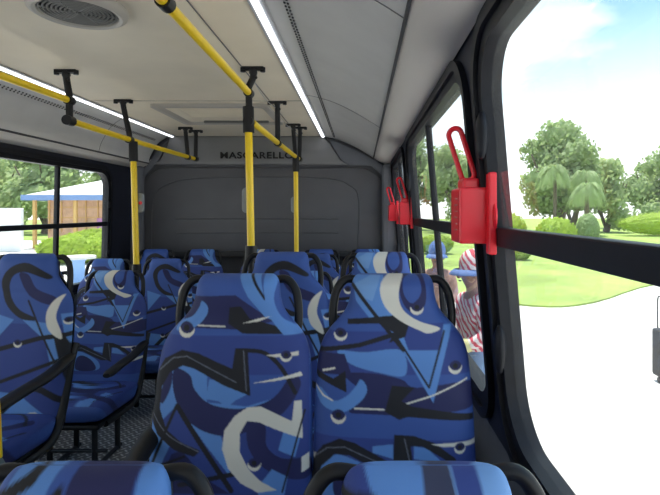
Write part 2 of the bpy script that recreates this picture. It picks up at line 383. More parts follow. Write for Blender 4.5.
# rear wall with its moulded panel
def rearwall():
    bm = bmesh.new(); box(bm, -2.30, 0.46, YB, YB+0.05, FL-0.02, 0.80)
    struct(link('wall_back', bm, M['back'], smooth=False))
    # raised main panel, a rounded shape
    def poly_slab(bm, pts, y, th):
        a = [bm.verts.new((x, y, z)) for x, z in pts]; b = [bm.verts.new((x, y+th, z)) for x, z in pts]
        bm.faces.new(a); bm.faces.new(b[::-1])
        for i in range(len(pts)): bm.faces.new((a[i], b[i], b[(i+1) % len(pts)], a[(i+1) % len(pts)]))
    def arc(cx, cz, r, a0, a1, n=10): return [(cx+r*math.cos(math.radians(a0+(a1-a0)*k/n)), cz+r*math.sin(math.radians(a0+(a1-a0)*k/n))) for k in range(n+1)]
    bm = bmesh.new()
    pts = [(-2.10, -0.40)]+arc(-1.86, 0.19, 0.24, 180, 90)+arc(-0.02, 0.19, 0.24, 90, 0)+[(0.22, -0.40)]
    poly_slab(bm, pts, YB-0.035, 0.05)
    struct(link('wall_back_panel', bm, M['back'], bevel=0.02))
    # inner recess edge lines
    bm = bmesh.new()
    tube(bm, smoothpath([(-2.02, YB-0.037, -0.36), (-2.0, YB-0.037, 0.1), (-1.88, YB-0.037, 0.26), (-1.5, YB-0.037, 0.33), (-0.4, YB-0.037, 0.33), (-0.10, YB-0.037, 0.25), (-0.02, YB-0.037, 0.1), (-0.03, YB-0.037, -0.36)], 8), 0.006, 8)
    for z, x0, x1 in ((-0.065, -1.78, -0.22), (-0.20, -1.78, -0.22)):
        tube(bm, [(x0, YB-0.036, z), (x1, YB-0.036, z)], 0.007, 8)
    struct(link('trim_panel_groove', bm, M['back']))
    # header above, sloping ends
    bm = bmesh.new()
    pts = [(-1.84, 0.73), (-0.37, 0.73), (-0.30, 0.66), (-0.20, 0.50), (-0.12, 0.455), (-2.0, 0.455), (-1.93, 0.50), (-1.86, 0.64)]
    poly_slab(bm, pts, YB-0.05, 0.06)
    struct(link('wall_back_header', bm, M['head'], bevel=0.015))
    bm = bmesh.new()
    for s in (1, -1):
        cx = 0.10 if s > 0 else -1.99
        pts = [(-0.31, 0.70), (-0.2, 0.665), (-0.05, 0.60), (0.1, 0.52), (0.22, 0.45), (0.24, 0.20), (0.20, 0.36), (0.10, 0.445), (-0.12, 0.455), (-0.20, 0.50)]
        if s < 0: pts = [(-1.86, 0.70), (-1.95, 0.62), (-2.03, 0.5), (-2.12, 0.42), (-2.13, 0.18), (-2.09, 0.34), (-2.0, 0.44), (-1.95, 0.5)]
        poly_slab(bm, pts, YB-0.025, 0.03)
    struct(link('wall_back_corner', bm, M['wall'], bevel=0.008))
    # shelf behind the rear bench
    bm = bmesh.new(); box(bm, -2.16, 0.30, YB-0.10, YB, -0.43, -0.375)
    struct(link('trim_ledge', bm, M['dark'], smooth=False, bevel=0.012))
    # dark gasket where cove meets rear wall
    bm = bmesh.new()
    tube(bm, smoothpath([(-0.345, YB-0.03, 0.715), (-0.27, YB-0.03, 0.70), (-0.10, YB-0.03, 0.638), (0.06, YB-0.03, 0.548), (0.125, YB-0.03, 0.507), (0.245, YB-0.03, 0.445)], 5), 0.009, 8)
    tube(bm, smoothpath([(-1.865, YB-0.03, 0.715), (-1.96, YB-0.03, 0.645), (-2.03, YB-0.03, 0.52), (-2.10, YB-0.03, 0.42)], 5), 0.009, 8)
    struct(link('trim_gasket', bm, M['dark']))
    # corner posts
    for x0, x1, n in ((0.20, 0.40, 'right'), (-2.24, -2.08, 'left')):
        bm = bmesh.new(); box(bm, x0, x1, YB-0.16, YB, FL, 0.46)
        struct(link('trim_corner_'+n, bm, M['wall'], smooth=False, bevel=0.05))
    # raised lettering on the header
    cu = bpy.data.curves.new('lettering', 'FONT'); cu.body = 'MASCARELLO'; cu.size = 0.085; cu.extrude = 0.004; cu.offset = 0.002
    cu.align_x = 'CENTER'; cu.space_character = 1.12
    o = bpy.data.objects.new('lettering', cu); COL.objects.link(o)
    dg = bpy.context.evaluated_depsgraph_get(); me = bpy.data.meshes.new_from_object(o.evaluated_get(dg)); bpy.data.objects.remove(o)
    me.materials.clear(); me.materials.append(M['black'])
    xs = [v.co.x for v in me.vertices]; sc = 0.70/(max(xs)-min(xs))
    for v in me.vertices: v.co.x *= sc
    o = bpy.data.objects.new('wall_lettering', me); COL.objects.link(o); o.location = (-1.0, YB-0.055, 0.515); o.rotation_euler = (PI/2, 0, 0)
    tag(o, 'raised black capital lettering on the grey header of the rear wall', 'sign')
rearwall()

# front end of the bus behind the camera: wall with a big windscreen opening
bm = bmesh.new()
box(bm, -2.30, 0.46, Y0-0.05, Y0, FL-0.02, -0.35); box(bm, -2.30, 0.46, Y0-0.05, Y0, 0.45, 0.80)
for a, b in ((-2.30, -2.1), (0.25, 0.46)): box(bm, a, b, Y0-0.05, Y0, -0.35, 0.45)
struct(link('wall_front', bm, M['wall'], smooth=False))

# ---------------------------------------------------------------- ceiling fittings
for s, x, who in ((1, -0.362, 'right'), (-1, -1.80, 'left')):
    t = empty('led_light_strip', (x, 2.4, CZ), 'long white light strip along the %s edge of the flat ceiling' % who, 'light', 'ceiling light strips')
    bm = bmesh.new(); box(bm, -0.028, 0.028, Y0-2.4+0.1, YB-2.4-0.06, -0.010, 0.0); link('housing', bm, M['housing'], t, smooth=False, bevel=0.003)
    y = Y0+0.15
    while y < YB-0.1:
        y1 = min(y+1.17, YB-0.08)
        bm = bmesh.new(); box(bm, -0.013, 0.013, y-2.4, y1-2.4, -0.018, -0.0102); link('diffuser', bm, M['led'], t, smooth=False, bevel=0.003)
        y += 1.18

t = empty('ceiling_fan_vent', (-1.0, 1.77, CZ), 'round beige ceiling vent with a grey grille, at the photo\'s top left', 'vent')
bm = bmesh.new()
prof = [(0.160, 0.0), (0.163, -0.012), (0.157, -0.026), (0.142, -0.034), (0.130, -0.030), (0.128, -0.012)]
R = [[(r*math.cos(a), r*math.sin(a), z) for a in [2*PI*k/48 for k in range(49)]] for r, z in prof]
sheet(bm, R); bmesh.ops.remove_doubles(bm, verts=bm.verts, dist=1e-5); link('rim', bm, M['ventrim'], t)
bm = bmesh.new()
cyl(bm, (0, 0, -0.001), (0, 0, -0.010), 0.129, 40); link('backing', bm, M['dark'], t)
bm = bmesh.new()
for r in np.linspace(0.015, 0.122, 9):
    tube(bm, [(r*math.cos(a), r*math.sin(a), -0.022) for a in [2*PI*k/40 for k in range(40)]], 0.0035, 6, closed=True)
for k in range(6):
    a = 2*PI*k/6
    tube(bm, smoothpath([(0.01*math.cos(a), 0.01*math.sin(a), -0.022), (0.07*math.cos(a+0.35), 0.07*math.sin(a+0.35), -0.023), (0.127*math.cos(a+0.5), 0.127*math.sin(a+0.5), -0.020)], 5), 0.004, 6)
link('grille', bm, M['grille'], t)

t = empty('roof_hatch', (-1.03, 3.72, CZ), 'rectangular roof hatch cover with a dark slot near the rear wall', 'hatch')
bm = bmesh.new()
R0 = rrect(-0.40, 0.40, -0.36, 0.36, 0.04, 5); R1 = rrect(-0.36, 0.36, -0.32, 0.32, 0.035, 5); R2 = rrect(-0.34, 0.34, -0.30, 0.30, 0.03, 5)
sheet(bm, [[(x, y, 0) for x, y in R0+R0[:1]], [(x, y, -0.020) for x, y in R0+R0[:1]], [(x, y, -0.024) for x, y in R1+R1[:1]], [(x, y, -0.004) for x, y in R2+R2[:1]]])
link('hatch_frame', bm, M['ventrim'], t)
bm = bmesh.new(); bm.faces.new([bm.verts.new((x, y, -0.005)) for x, y in R2]); link('hatch_panel', bm, M['ceiling'], t, smooth=False)
bm = bmesh.new(); box(bm, -0.22, 0.30, 0.24, 0.28, -0.024, -0.005); link('latch_slot', bm, M['grille'], t, smooth=False, bevel=0.01)
bm = bmesh.new()
for k in range(6): box(bm, -0.25, 0.22, -0.2+0.05*k, -0.185+0.05*k, -0.010, -0.005)
link('rib', bm, M['ceiling'], t, smooth=False)

# ---------------------------------------------------------------- handrails
def bracket(parent, x, y, rz, rx=None, low=None, flip=1):
    """black hanger: T-plate on the ceiling, tapered arm, collar round the rail; positions relative to parent at (0,0,CZ)"""
    rx = x if rx is None else rx
    bm = bmesh.new()
    box(bm, x-0.055, x+0.055, y-0.016, y+0.016, -0.016, 0)
    for sx in (-1, 1): cyl(bm, (x+sx*0.05, y, -0.002), (x+sx*0.05, y, -0.024), 0.013, 10)
    zr = rz-CZ
    tube(bm, smoothpath([(x, y, -0.012), (x+0.002, y, -0.05), (rx, y, zr+0.03), (rx, y, zr)], 4), [0.021]*3+[0.017]*6+[0.016]*4, 10)
    cyl(bm, (rx, y-0.022, zr), (rx, y+0.022, zr), 0.024, 14)
    ball(bm, (x+0.018*flip, y-0.01, -0.055), 0.008, 8)
    if low is not None:
        tube(bm, [(rx, y, zr), (rx, y+0.004, low-CZ)], 0.017, 10)
        cyl(bm, (rx, y-0.025, low-CZ), (rx, y+0.025, low-CZ), 0.026, 14)
    return link('bracket', bm, M['black'], parent)
t = empty('ceiling_handrail', (0, 0, CZ), 'stepped yellow overhead handrail on black hangers, nearer the camera on the right of the aisle', 'handrail', 'overhead handrails')
bm = bmesh.new(); tube(bm, [(-0.555, 0.2, 0.60-CZ), (-0.565, 2.50, 0.60-CZ)], 0.017, 16); link('rail', bm, M['yellow'], t)
bm = bmesh.new(); tube(bm, smoothpath([(-0.552, 2.54, 0.455-CZ), (-0.547, 3.4, 0.455-CZ), (-0.535, 4.26, 0.455-CZ)], 3), 0.017, 16); link('rail', bm, M['yellow'], t)
bracket(t, -0.555, 1.43, 0.60, -0.56); bracket(t, -0.545, 2.52, 0.60, -0.565, 0.455); bracket(t, -0.552, 3.29, 0.455, -0.548); bracket(t, -0.562, 4.14, 0.455, -0.545); bracket(t, -0.525, 4.29, 0.455, -0.528)
t = empty('ceiling_handrail', (0, 0, CZ), 'stepped yellow overhead handrail on black hangers beside the left windows', 'handrail', 'overhead handrails')
bm = bmesh.new(); tube(bm, [(-1.585, 0.2, 0.574-CZ), (-1.50, 2.57, 0.574-CZ)], 0.017, 16); link('rail', bm, M['yellow'], t)
bm = bmesh.new(); tube(bm, smoothpath([(-1.50, 2.58, 0.47-CZ), (-1.50, 3.4, 0.47-CZ), (-1.485, 4.45, 0.475-CZ)], 3), 0.017, 16); link('rail', bm, M['yellow'], t)
bracket(t, -1.515, 2.57, 0.574, -1.50, 0.47); bracket(t, -1.545, 3.25, 0.47, -1.505); bracket(t, -1.51, 4.30, 0.472, -1.492); bracket(t, -1.475, 4.46, 0.475, -1.475)

def pole(x, y, ztop, zbot, lean, label, buttons=-1, r=0.019, colz=0.10):
    t = empty('stanchion_pole', (x, y, FL), label, 'pole', 'yellow vertical stanchion poles')
    L = lambda z: z-FL
    xa = 0; xb = lean
    f = lambda z: lean*(ztop-z)/(ztop-zbot)
    bm = bmesh.new(); tube(bm, [(f(ztop), 0, L(ztop)), (f(zbot), 0, L(zbot))], r, 16); link('pole', bm, M['yellow'], t)
    bm = bmesh.new(); tube(bm, [(0, 0, L(ztop+0.03)), (f(ztop-colz), 0, L(ztop-colz))], r+0.009, 14)
    link('upper_collar', bm, M['black'], t)
    bm = bmesh.new()
    tube(bm, [(lean, 0, L(zbot)+0.03), (lean, 0, L(zbot)-0.05)], r+0.010, 14)
    tube(bm, [(lean, 0, L(zbot)-0.04), (lean, 0, 0)], r*0.8, 12)
    link('lower_socket', bm, M['black'], t)
    if buttons:
        z = L(0.06)
        bm = bmesh.new()
        P = rrect(-0.024, 0.024, -0.065, 0.065, 0.022, 6)
        cx = f(0.06)+0.022*buttons
        a = [bm.verts.new((cx+p, 0.018, z+q)) for p, q in P]; b = [bm.verts.new((cx+p, 0.045, z+q)) for p, q in P]
        bm.faces.new(a); bm.faces.new(b[::-1])
        for i in range(len(P)): bm.faces.new((a[i], b[i], b[(i+1) % len(P)], a[(i+1) % len(P)]))
        h = link('stop_button', bm, M['greyplate'], t, smooth=False, bevel=0.004)
        bm = bmesh.new(); cyl(bm, (cx+0.008*buttons, 0.045 if buttons < 0 else 0.019, z), (cx+0.008*buttons, 0.051 if buttons < 0 else 0.013, z), 0.011, 14); link('push_button', bm, M['red'], h)
    return t
pole(-0.568, 2.52, 0.50, -0.20, 0.014, 'thick yellow stanchion pole nearest the camera, in front of the rear wall lettering')
pole(-0.535, 4.10, 0.43, -0.36, 0.006, 'thin yellow stanchion pole furthest back, right of the wall lettering')
pole(-1.49, 3.27, 0.43, -0.37, 0.022, 'yellow stanchion pole right of the left windows beside the blue seats', 1)

bm = bmesh.new(); P = []
for (x0, y0), (x1, y1) in zip(((-0.545, 2.52), (-0.552, 3.29), (-0.56, 4.14)), ((-0.552, 3.29), (-0.56, 4.14), (-0.525, 4.29))):
    for k in range(6): P.append((x0+(x1-x0)*k/6-0.01, y0+(y1-y0)*k/6, 0.685-0.025*math.sin(PI*k/6)))
tube(bm, P, 0.0022, 6)
o = link('pull_cord', bm, M['housing']); tag(o, 'thin grey stop cord strung between the black hangers of the right handrail', 'cord')
# low yellow grab rail on a grey partition at the left edge
t = empty('grab_rail', (-0.873, 1.16, FL), 'short yellow grab rail on a grey partition at the lower left edge', 'handrail')
bm = bmesh.new(); tube(bm, smoothpath([(-0.10, 0.05, 0.875), (-0.03, 0.03, 0.872), (0.018, 0.0, 0.84), (0.026, 0, 0.70)], 5), 0.013, 12); link('rail', bm, M['yellow'], t)
bm = bmesh.new()
vs_ = [(-0.12, 0.0), (0.12, 0.0), (0.115, 0.52), (0.05, 0.66), (0.015, 0.72), (-0.12, 0.74)]
a = [bm.verts.new((x, -0.02, z)) for x, z in vs_]; b = [bm.verts.new((x, 0.02, z)) for x, z in vs_]
bm.faces.new(a); bm.faces.new(b[::-1])
for i in range(6): bm.faces.new((a[i], b[i], b[(i+1) % 6], a[(i+1) % 6]))
link('partition_panel', bm, mat('grey_green_partition', (0.10, 0.13, 0.13), 0.5), t, smooth=False, bevel=0.008)

# ---------------------------------------------------------------- hammer holders
def hammer(y, label, side_x):
    xb = 0.335
    t = empty('emergency_hammer_holder', (xb, y, 0), label, 'safety hammer', 'red emergency hammer holders on the right pillars')
    bm = bmesh.new(); box(bm, -0.088, -0.009, -0.05, 0.075, -0.080, 0.062); link('holder_box', bm, M['red'], t, smooth=False, bevel=0.006)
    bm = bmesh.new(); box(bm, -0.022, -0.002, -0.078, -0.045, -0.105, 0.098)
    cyl(bm, (-0.012, -0.045, -0.01), (-0.003, -0.045, -0.01), 0.045, 28); link('back_plate', bm, M['red'], t, smooth=False, bevel=0.004)
    bm = bmesh.new(); box(bm, -0.075, -0.03, -0.02, 0.05, 0.05, 0.088); link('hammer_head', bm, M['red'], t, smooth=False, bevel=0.008)
    bm = bmesh.new()
    P = rrect(-0.018, 0.018, -0.005, 0.140, 0.0175, 7)
    ax = Vector((-0.9, 0.6, -0.28)).normalized(); up = Vector((-0.29, 0.10, 1)).normalized(); ax = (ax-up*ax.dot(up)).normalized()
    tube(bm, [Vector((-0.052, 0.01, 0.086))+ax*p+up*q for p, q in P], 0.0072, 8, closed=True)
    link('hammer_handle', bm, M['red'], t)
    bm = bmesh.new()
    for k in range(6):
        wd = (0.03, 0.045, 0.038, 0.048, 0.03, 0.04)[k]; z = 0.035-0.016*k
        box(bm, -0.0888, -0.088, -0.02, -0.02+wd, z-0.003, z+0.001)
    link('instruction_print', bm, M['redprint'], t, smooth=False)
hammer(1.30, 'large red emergency hammer holder nearest the camera on the window pillar', 0)
hammer(3.22, 'middle red emergency hammer holder between the two farther right windows', 0)
hammer(4.50, 'smallest red emergency hammer holder, furthest back near the rear wall', 0)

# ---------------------------------------------------------------- printed seat fabric (dye colours per point)
CB = s2l((55, 88, 164)); CN = s2l((29, 34, 88)); CLt = s2l((94, 144, 214)); CK = s2l((19, 20, 30)); CW = s2l((226, 223, 212)); CM = s2l((46, 68, 142)); CP = s2l((120, 165, 222)); CG = s2l((110, 114, 130))
def inpoly(px, py, poly):
    ins = np.zeros(px.shape, bool); n = len(poly); j = n-1
    for i in range(n):
        xi, yi = poly[i]; xj, yj = poly[j]
        if yi != yj:
            c = ((yi > py) != (yj > py)) & (px < (xj-xi)*(py-yi)/(yj-yi)+xi); ins ^= c
        j = i
    return ins
def nearline(px, py, pts, w):
    d = np.full(px.shape, 1e9)
    for (ax, ay), (bx_, by) in zip(pts[:-1], pts[1:]):
        vx, vy = bx_-ax, by-ay; L = vx*vx+vy*vy+1e-9
        t = np.clip(((px-ax)*vx+(py-ay)*vy)/L, 0, 1)
        d = np.minimum(d, np.hypot(px-ax-t*vx, py-ay-t*vy))
    return d < w/2
def cs(pts, closed=True, n=5):
    P = [Vector((a, b, 0)) for a, b in pts]
    if closed: q = smoothpath([P[-1]]+P+[P[0], P[1]], n)[n:-n]
    else: q = smoothpath(P, n)
    return [(v.x, v.y) for v in q]
# shapes: ('p', colour, pts) polygon, ('s', colour, pts) smooth polygon, ('l', colour, pts, w) polyline, ('c',..) smooth line, ('e', x, y, r) eye
PR = [
 ('p', CM, [(300,330),(480,330),(480,372),(300,372)]),
 ('p', CLt, [(352,276),(383,276),(384,300),(396,318),(372,320),(356,300)]),
 ('p', CP, [(354,284),(370,276),(380,276),(372,300),(362,296)]),
 ('s', CLt, [(338,349),(365,350),(400,348),(404,372),(380,370),(352,362)]),
 ('s', CN, [(345,372),(370,370),(400,376),(415,384),(470,380),(475,404),(400,410),(350,408),(362,390)]),
 ('p', CN, [(300,350),(345,352),(352,372),(300,372)]),
 ('p', CLt, [(386,322),(431,399),(450,324)]),
 ('p', CM, [(398,322),(442,322),(437,348),(407,348)]),
 ('l', CK, [(396,336),(427,384),(442,330)], 2.0),
 ('s', CN, [(400,274),(420,274),(424,300),(415,312),(404,306),(398,290)]),
 ('s', CB, [(403,278),(416,276),(419,292),(410,302),(402,292)]),
 ('p', CK, [(348,318),(392,314),(408,322),(404,335),(388,341),(393,331),(378,322),(348,323)]),
 ('l', CK, [(322,349),(360,343),(396,332)], 4.5),
 ('l', CK, [(353,285),(375,314),(402,348)], 3.5),
 ('s', CW, [(400,270),(386,276),(380,284),(380,295),(386,308),(400,320),(418,329),(427,332),(438,327),(418,320),(404,311),(398,300),(398,287),(404,270)]),
 ('s', CLt, [(316,388),(324,403),(343,408),(360,398),(367,386),(361,376),(355,384),(346,393),(334,397),(322,386)]),
 ('p', CK, [(314,368),(334,376),(346,368),(347,389),(318,376)]),
 ('l', CW, [(317,385),(324,393),(333,397)], 1.6), ('l', CW, [(324,369),(335,366)], 2),
 ('l', CW, [(355,404),(383,405)], 1.6), ('l', CW, [(400,401),(430,392),(465,377)], 1.6),
 ('s', CB, [(330,410),(400,411),(480,417),(480,445),(400,434),(345,428)]),
 ('p', CK, [(391,382),(413,384),(400,397),(410,402),(472,412),(472,418),(406,412),(398,415),(384,407)]),
 ('p', CM, [(300,430),(480,436),(480,500),(300,500)]),
 ('p', CLt, [(372,440),(392,438),(392,452),(372,446)]),
 ('s', CLt, [(322,490),(320,468),(333,450),(352,452),(384,470),(384,490)]),
 ('s', CN, [(338,490),(336,465),(350,458),(372,470),(380,490)]),
 ('p', CLt, [(412,440),(425,442),(440,456),(412,452)]),
 ('p', CK, [(310,490),(310,460),(324,441),(340,433),(355,437),(392,457),(393,429),(412,430),(432,437),(452,452),(462,472),(456,472),(442,453),(420,440),(409,440),(413,472),(404,468),(390,468),(350,449),(336,448),(322,462),(318,490)]),
 ('l', CG, [(312,457),(328,443),(345,441),(402,466)], 1.0), ('l', CG, [(403,433),(411,468)], 1.0),
 ('p', CW, [(428,438),(478,437),(478,442),(440,441)]), ('p', CW, [(440,468),(478,460),(478,465),(455,472)]),
 ('p', CW, [(311,454),(317,450),(315,457)]),
 ('e', 415, 307, 8), ('e', 341, 333, 8), ('e', 453, 365, 8.5), ('e', 339, 412, 9), ('e', 457, 443, 7),
]
PL = [
 ('p', CN, [(190,296),(240,294),(262,310),(276,320),(240,328),(186,326)]),
 ('p', CK, [(234,306),(245,305),(253,317),(290,328),(290,333),(246,332),(232,322)]),
 ('p', CLt, [(240,272),(262,272),(268,298),(282,322),(268,316),(252,296)]),
 ('l', CK, [(253,274),(268,298)], 2.5),
 ('s', CLt, [(267,272),(280,274),(276,298),(283,316),(300,328),(309,342),(309,372),(300,350),(284,332),(272,315),(268,298)]),  # bright highlight down the right edge, painted into the dye
 ('s', CLt, [(207,300),(213,306),(210,316),(199,326),(180,330),(184,321),(197,315),(204,306)]),
 ('l', CW, [(203,324),(229,325)], 1.5), ('p', CW, [(246,322),(262,317),(274,315),(262,320)]),
 ('p', CM, [(140,334),(310,334),(310,350),(140,352)]),
 ('p', CM, [(140,352),(310,350),(310,500),(140,500)]),
 ('p', CLt, [(166,372),(190,362),(225,378),(256,392),(296,378),(290,400),(240,412),(200,405),(182,402),(164,420)]),
 ('p', CLt, [(152,420),(178,436),(164,465),(146,485),(140,440)]),
 ('p', CLt, [(190,410),(225,428),(232,450),(236,470),(212,440)]),
 ('p', CB, [(212,372),(290,372),(285,392),(250,402),(212,398)]),
 ('s', CN, [(180,366),(178,384),(186,406),(202,422),(226,430),(252,426),(284,410),(302,384),(294,372),(276,394),(246,404),(216,400),(200,386),(195,372)]),
 ('p', CLt, [(214,376),(234,380),(252,390),(240,396),(232,403),(223,397),(211,395)]),
 ('s', CN, [(170,376),(177,368),(176,384),(168,400),(164,396)]),
 ('p', CN, [(178,448),(188,444),(210,470),(235,485),(160,485)]),
 ('p', CK, [(151,402),(157,376),(169,357),(187,348),(203,351),(236,366),(239,346),(251,346),(254,392),(228,382),(200,366),(188,363),(175,370),(166,385),(164,405),(172,425),(188,437),(206,444),(200,450),(180,444),(162,431),(153,416)]),
 ('c', CK, [(248,348),(268,351),(284,366),(297,390)], 4.0),
 ('l', CG, [(163,369),(178,356),(192,354),(240,379)], 1.0), ('l', CG, [(247,349),(250,387)], 1.0), ('c', CG, [(156,412),(175,431),(204,445)], 1.0),
 ('l', CK, [(182,402),(152,470)], 3.0), ('l', CK, [(183,402),(205,436),(236,482)], 5), ('l', CK, [(186,477),(240,466)], 4.5), ('l', CK, [(160,462),(190,450)], 2.5),
 ('s', CN, [(252,418),(268,420),(270,440),(285,452),(310,455),(310,474),(285,470),(264,458),(252,440)]),
 ('p', CLt, [(286,426),(302,433),(297,452),(281,444)]), ('p', CLt, [(262,478),(275,462),(290,470),(285,500),(262,500)]),
 ('p', CW, [(264,402),(294,417),(296,398),(303,398),(304,435),(262,417),(251,416),(244,428),(244,445),(252,461),(264,473),(280,482),(262,484),(245,475),(233,461),(227,443),(229,425),(239,411),(251,403)]),
 ('l', CK, [(306,408),(285,484)], 1.8), ('p', CW, [(303,453),(310,450),(310,466),(303,468)]),
 ('p', CW, [(268,353),(300,350),(300,354),(278,355)]), ('p', CW, [(255,380),(285,374),(302,370),(304,374),(276,378)]),
 ('e', 191, 328, 10), ('e', 258, 457, 8), ('e', 288, 354, 7),
]
PA = [
 ('p', CM, [(-20,320),(80,325),(80,460),(-20,460)]),
 ('p', CLt, [(58,313),(80,313),(78,350),(62,342)]), ('p', CLt, [(22,318),(44,338),(52,376),(62,340),(48,322)]), ('p', CLt, [(-10,310),(14,318),(-10,345)]),
 ('s', CN, [(20,274),(28,294),(48,304),(54,297),(36,288),(29,274)]),
 ('s', CK, [(3,278),(14,266),(30,263),(48,275),(46,279),(28,272),(16,274),(10,284),(12,298),(20,309),(34,316),(33,319),(20,317),(8,306),(3,292)]),
 ('l', CK, [(-20,352),(40,336),(80,332)], 4.5), ('l', CK, [(-20,386),(60,357)], 3.5), ('l', CK, [(28,300),(56,368)], 2.0), ('p', CK, [(52,336),(60,332),(72,362),(60,380)]),
 ('s', CW, [(61,294),(51,301),(45,313),(47,328),(58,338),(58,330),(54,316),(57,304)]),
 ('p', CLt, [(-20,385),(20,390),(55,420),(20,440),(-20,430)]), ('c', CK, [(-10,420),(30,385),(60,400)], 6), ('c', CW, [(-5,460),(10,425),(35,410),(40,430)], 5),
 ('e', 64, 320, 5), ('e', 18, 341, 5), ('e', 14, 390, 5),
]
PR1L = [('p', CLt, [(30,440),(72,440),(62,520),(20,520)]), ('l', CK, [(10,520),(18,480),(48,462),(50,440)], 11), ('l', CK, [(52,500),(80,468),(84,520)], 6), ('p', CN, [(86,440),(146,440),(150,520),(86,520)]), ('p', CLt, [(146,440),(210,440),(210,520),(156,520)]), ('p', CM, [(80,520),(210,505),(210,900),(10,900),(10,520)]), ('l', CK, [(30,560),(190,640)], 12), ('c', CW, [(60,700),(90,600),(160,620)], 14)]
PR1R = [('p', CLt, [(355,440),(420,440),(420,490),(375,478)]), ('l', CK, [(340,478),(372,476),(430,500)], 9), ('l', CG, [(340,487),(372,484),(425,510)], 1.5), ('p', s2l((52,58,88)), [(420,440),(445,440),(456,520),(428,520),(420,490)]), ('p', CP, [(470,440),(508,440),(508,500),(482,520)]), ('l', CP, [(445,440),(458,520)], 2), ('p', CM, [(330,525),(510,525),(510,900),(330,900)]), ('l', CK, [(340,560),(480,640)], 12), ('c', CW, [(360,700),(390,600),(460,620)], 14)]
def dye(fn_xy, shapes, base=CB, aa=0.42):
    px, py = fn_xy
    if aa: return sum(dye((px+a*aa, py+b*aa), shapes, base, 0) for a, b in ((-1, -.4), (.4, -1), (1, .4), (-.4, 1)))/4
    c = np.empty((len(px), 4)); c[:] = (*base, 1)
    for s in shapes:
        if s[0] in 'ps':
            P = s[2] if s[0] == 'p' else cs(s[2]); msk = inpoly(px, py, P); c[msk, :3] = s[1]
        elif s[0] in 'lc':
            P = s[2] if s[0] == 'l' else cs(s[2], False); c[nearline(px, py, P, s[3]), :3] = s[1]
        else:
            _, x, y, r = s; r = r*0.82
            d = np.hypot(px-x, (py-y)); d2 = np.hypot(px-x-0.05*r, (py-(y-0.45*r)))
            c[d < r*0.9, :3] = CN
            c[(d < r) & (d2 > r*0.95) & (py > y-0.2*r), :3] = CW
            c[np.hypot(px-x, py-(y-0.15*r)) < r*0.38, :3] = CK
    return c
TILT = 0.19
def seatmap(X, d, top):
    """seat-plane coordinates (u across, s down from the headrest top) -> the drawing units of the pattern lists"""
    def f(u, s):
        dd = d-TILT*s; return 361+(X+u)*500/dd, 212-(top-0.98*s)*500/dd
    return f
MAPS = {'R': (seatmap(0.085, 1.36, -0.172), PR, CB), 'L': (seatmap(-0.33, 1.36, -0.172), PL, CB), 'A': (seatmap(-1.37, 2.03, -0.172), PA, CB),
        'F': (seatmap(-0.36, 0.672, -0.33), PR1L, CB), 'G': (seatmap(0.085, 0.672, -0.33), PR1R, CM)}

H = 0.935             # headrest top above the seat's floor
WT = [(0, .109), (.03, .111), (.06, .114), (.09, .122), (.11, .137), (.13, .156), (.15, .174), (.175, .188), (.21, .197), (.27, .202), (.36, .2055), (.64, .207)]
def halfw(s):
    v = np.interp(s, [a for a, b in WT], [b for a, b in WT]); return v
def set_dye(me, cols):
    a = me.color_attributes.new('dye', 'FLOAT_COLOR', 'POINT'); a.data.foreach_set('color', cols.astype(np.float32).ravel())
def backrest_mesh(kind, res=0.0023, wscale=1.0):
    """local frame: x across, y to the rear, z up from the floor under the seat; front faces -y"""
    Sm = 0.66
    ns = int(Sm/res); s = np.concatenate([0.022*(1-np.cos(np.linspace(0, PI/2, 9))), np.linspace(0.022, Sm, ns)[1:]])
    wv = halfw(s)
    # smooth the outline a little
    k = 7; wp = np.pad(wv, k, mode='edge'); wv = np.array([wp[i:i+2*k+1].mean() for i in range(len(wv))])
    cap = np.sqrt(np.clip(1-(1-np.clip(s/0.034, 0, 1))**2, 0, 1))
    W = (wv-0.022*(1-cap))*wscale
    T = (0.040+0.012*np.clip((s-0.2)/0.4, 0, 1)+0.010*np.exp(-((s-0.05)/0.05)**2))*np.clip(cap, 0.02, 1)
    end = np.clip((Sm-s)/0.03, 0, 1); T = T*np.sqrt(np.clip(1-(1-end)**2, 0.02, 1))
    nf = int(0.41/res); nb = 16
    uf = np.sin(np.linspace(-PI/2, PI/2, nf))*0.25+np.linspace(-1, 1, nf)*0.75
    ub = np.linspace(1, -1, nb+2)[1:-1]
    U = np.concatenate([uf, ub]); front = np.concatenate([np.ones(nf), -np.ones(nb)])
    prof = (1-np.abs(U)**4.5)**(0.5)
    S, UU = np.meshgrid(s, U, indexing='ij')
    X = UU*W[:, None]
    Yo = -prof[None]*T[:, None]*front[None]
    # upholstery channel: a soft dip along the headrest/shoulder seam
    dip = 0.0012*np.exp(-((S-0.15)/0.012)**2)*(front[None] > 0)
    Yo = Yo+dip
    y = -TILT*S+Yo*0.98; z = H-0.98*S
    co = np.stack([X, y, z], -1).reshape(-1, 3)
    n = len(U); m = len(s)
    idx = np.arange(n*m).reshape(m, n)
    a = idx[:-1]; b = np.roll(idx, -1, 1)[:-1]; c = np.roll(idx, -1, 1)[1:]; d = idx[1:]
    F = np.stack([a, b, c, d], -1).reshape(-1, 4)
    me = bpy.data.meshes.new('backrest')
    me.from_pydata(co.tolist(), [], F.tolist()+[idx[0][::-1].tolist(), idx[-1].tolist()])
    f, shapes, base = MAPS[kind]
    set_dye(me, dye(f(X.ravel(), S.ravel()), shapes, base, 1.3 if kind in 'FG' else 0.42))
    for p in me.polygons: p.use_smooth = True
    me.materials.append(M['fabric']); me.update(); return me
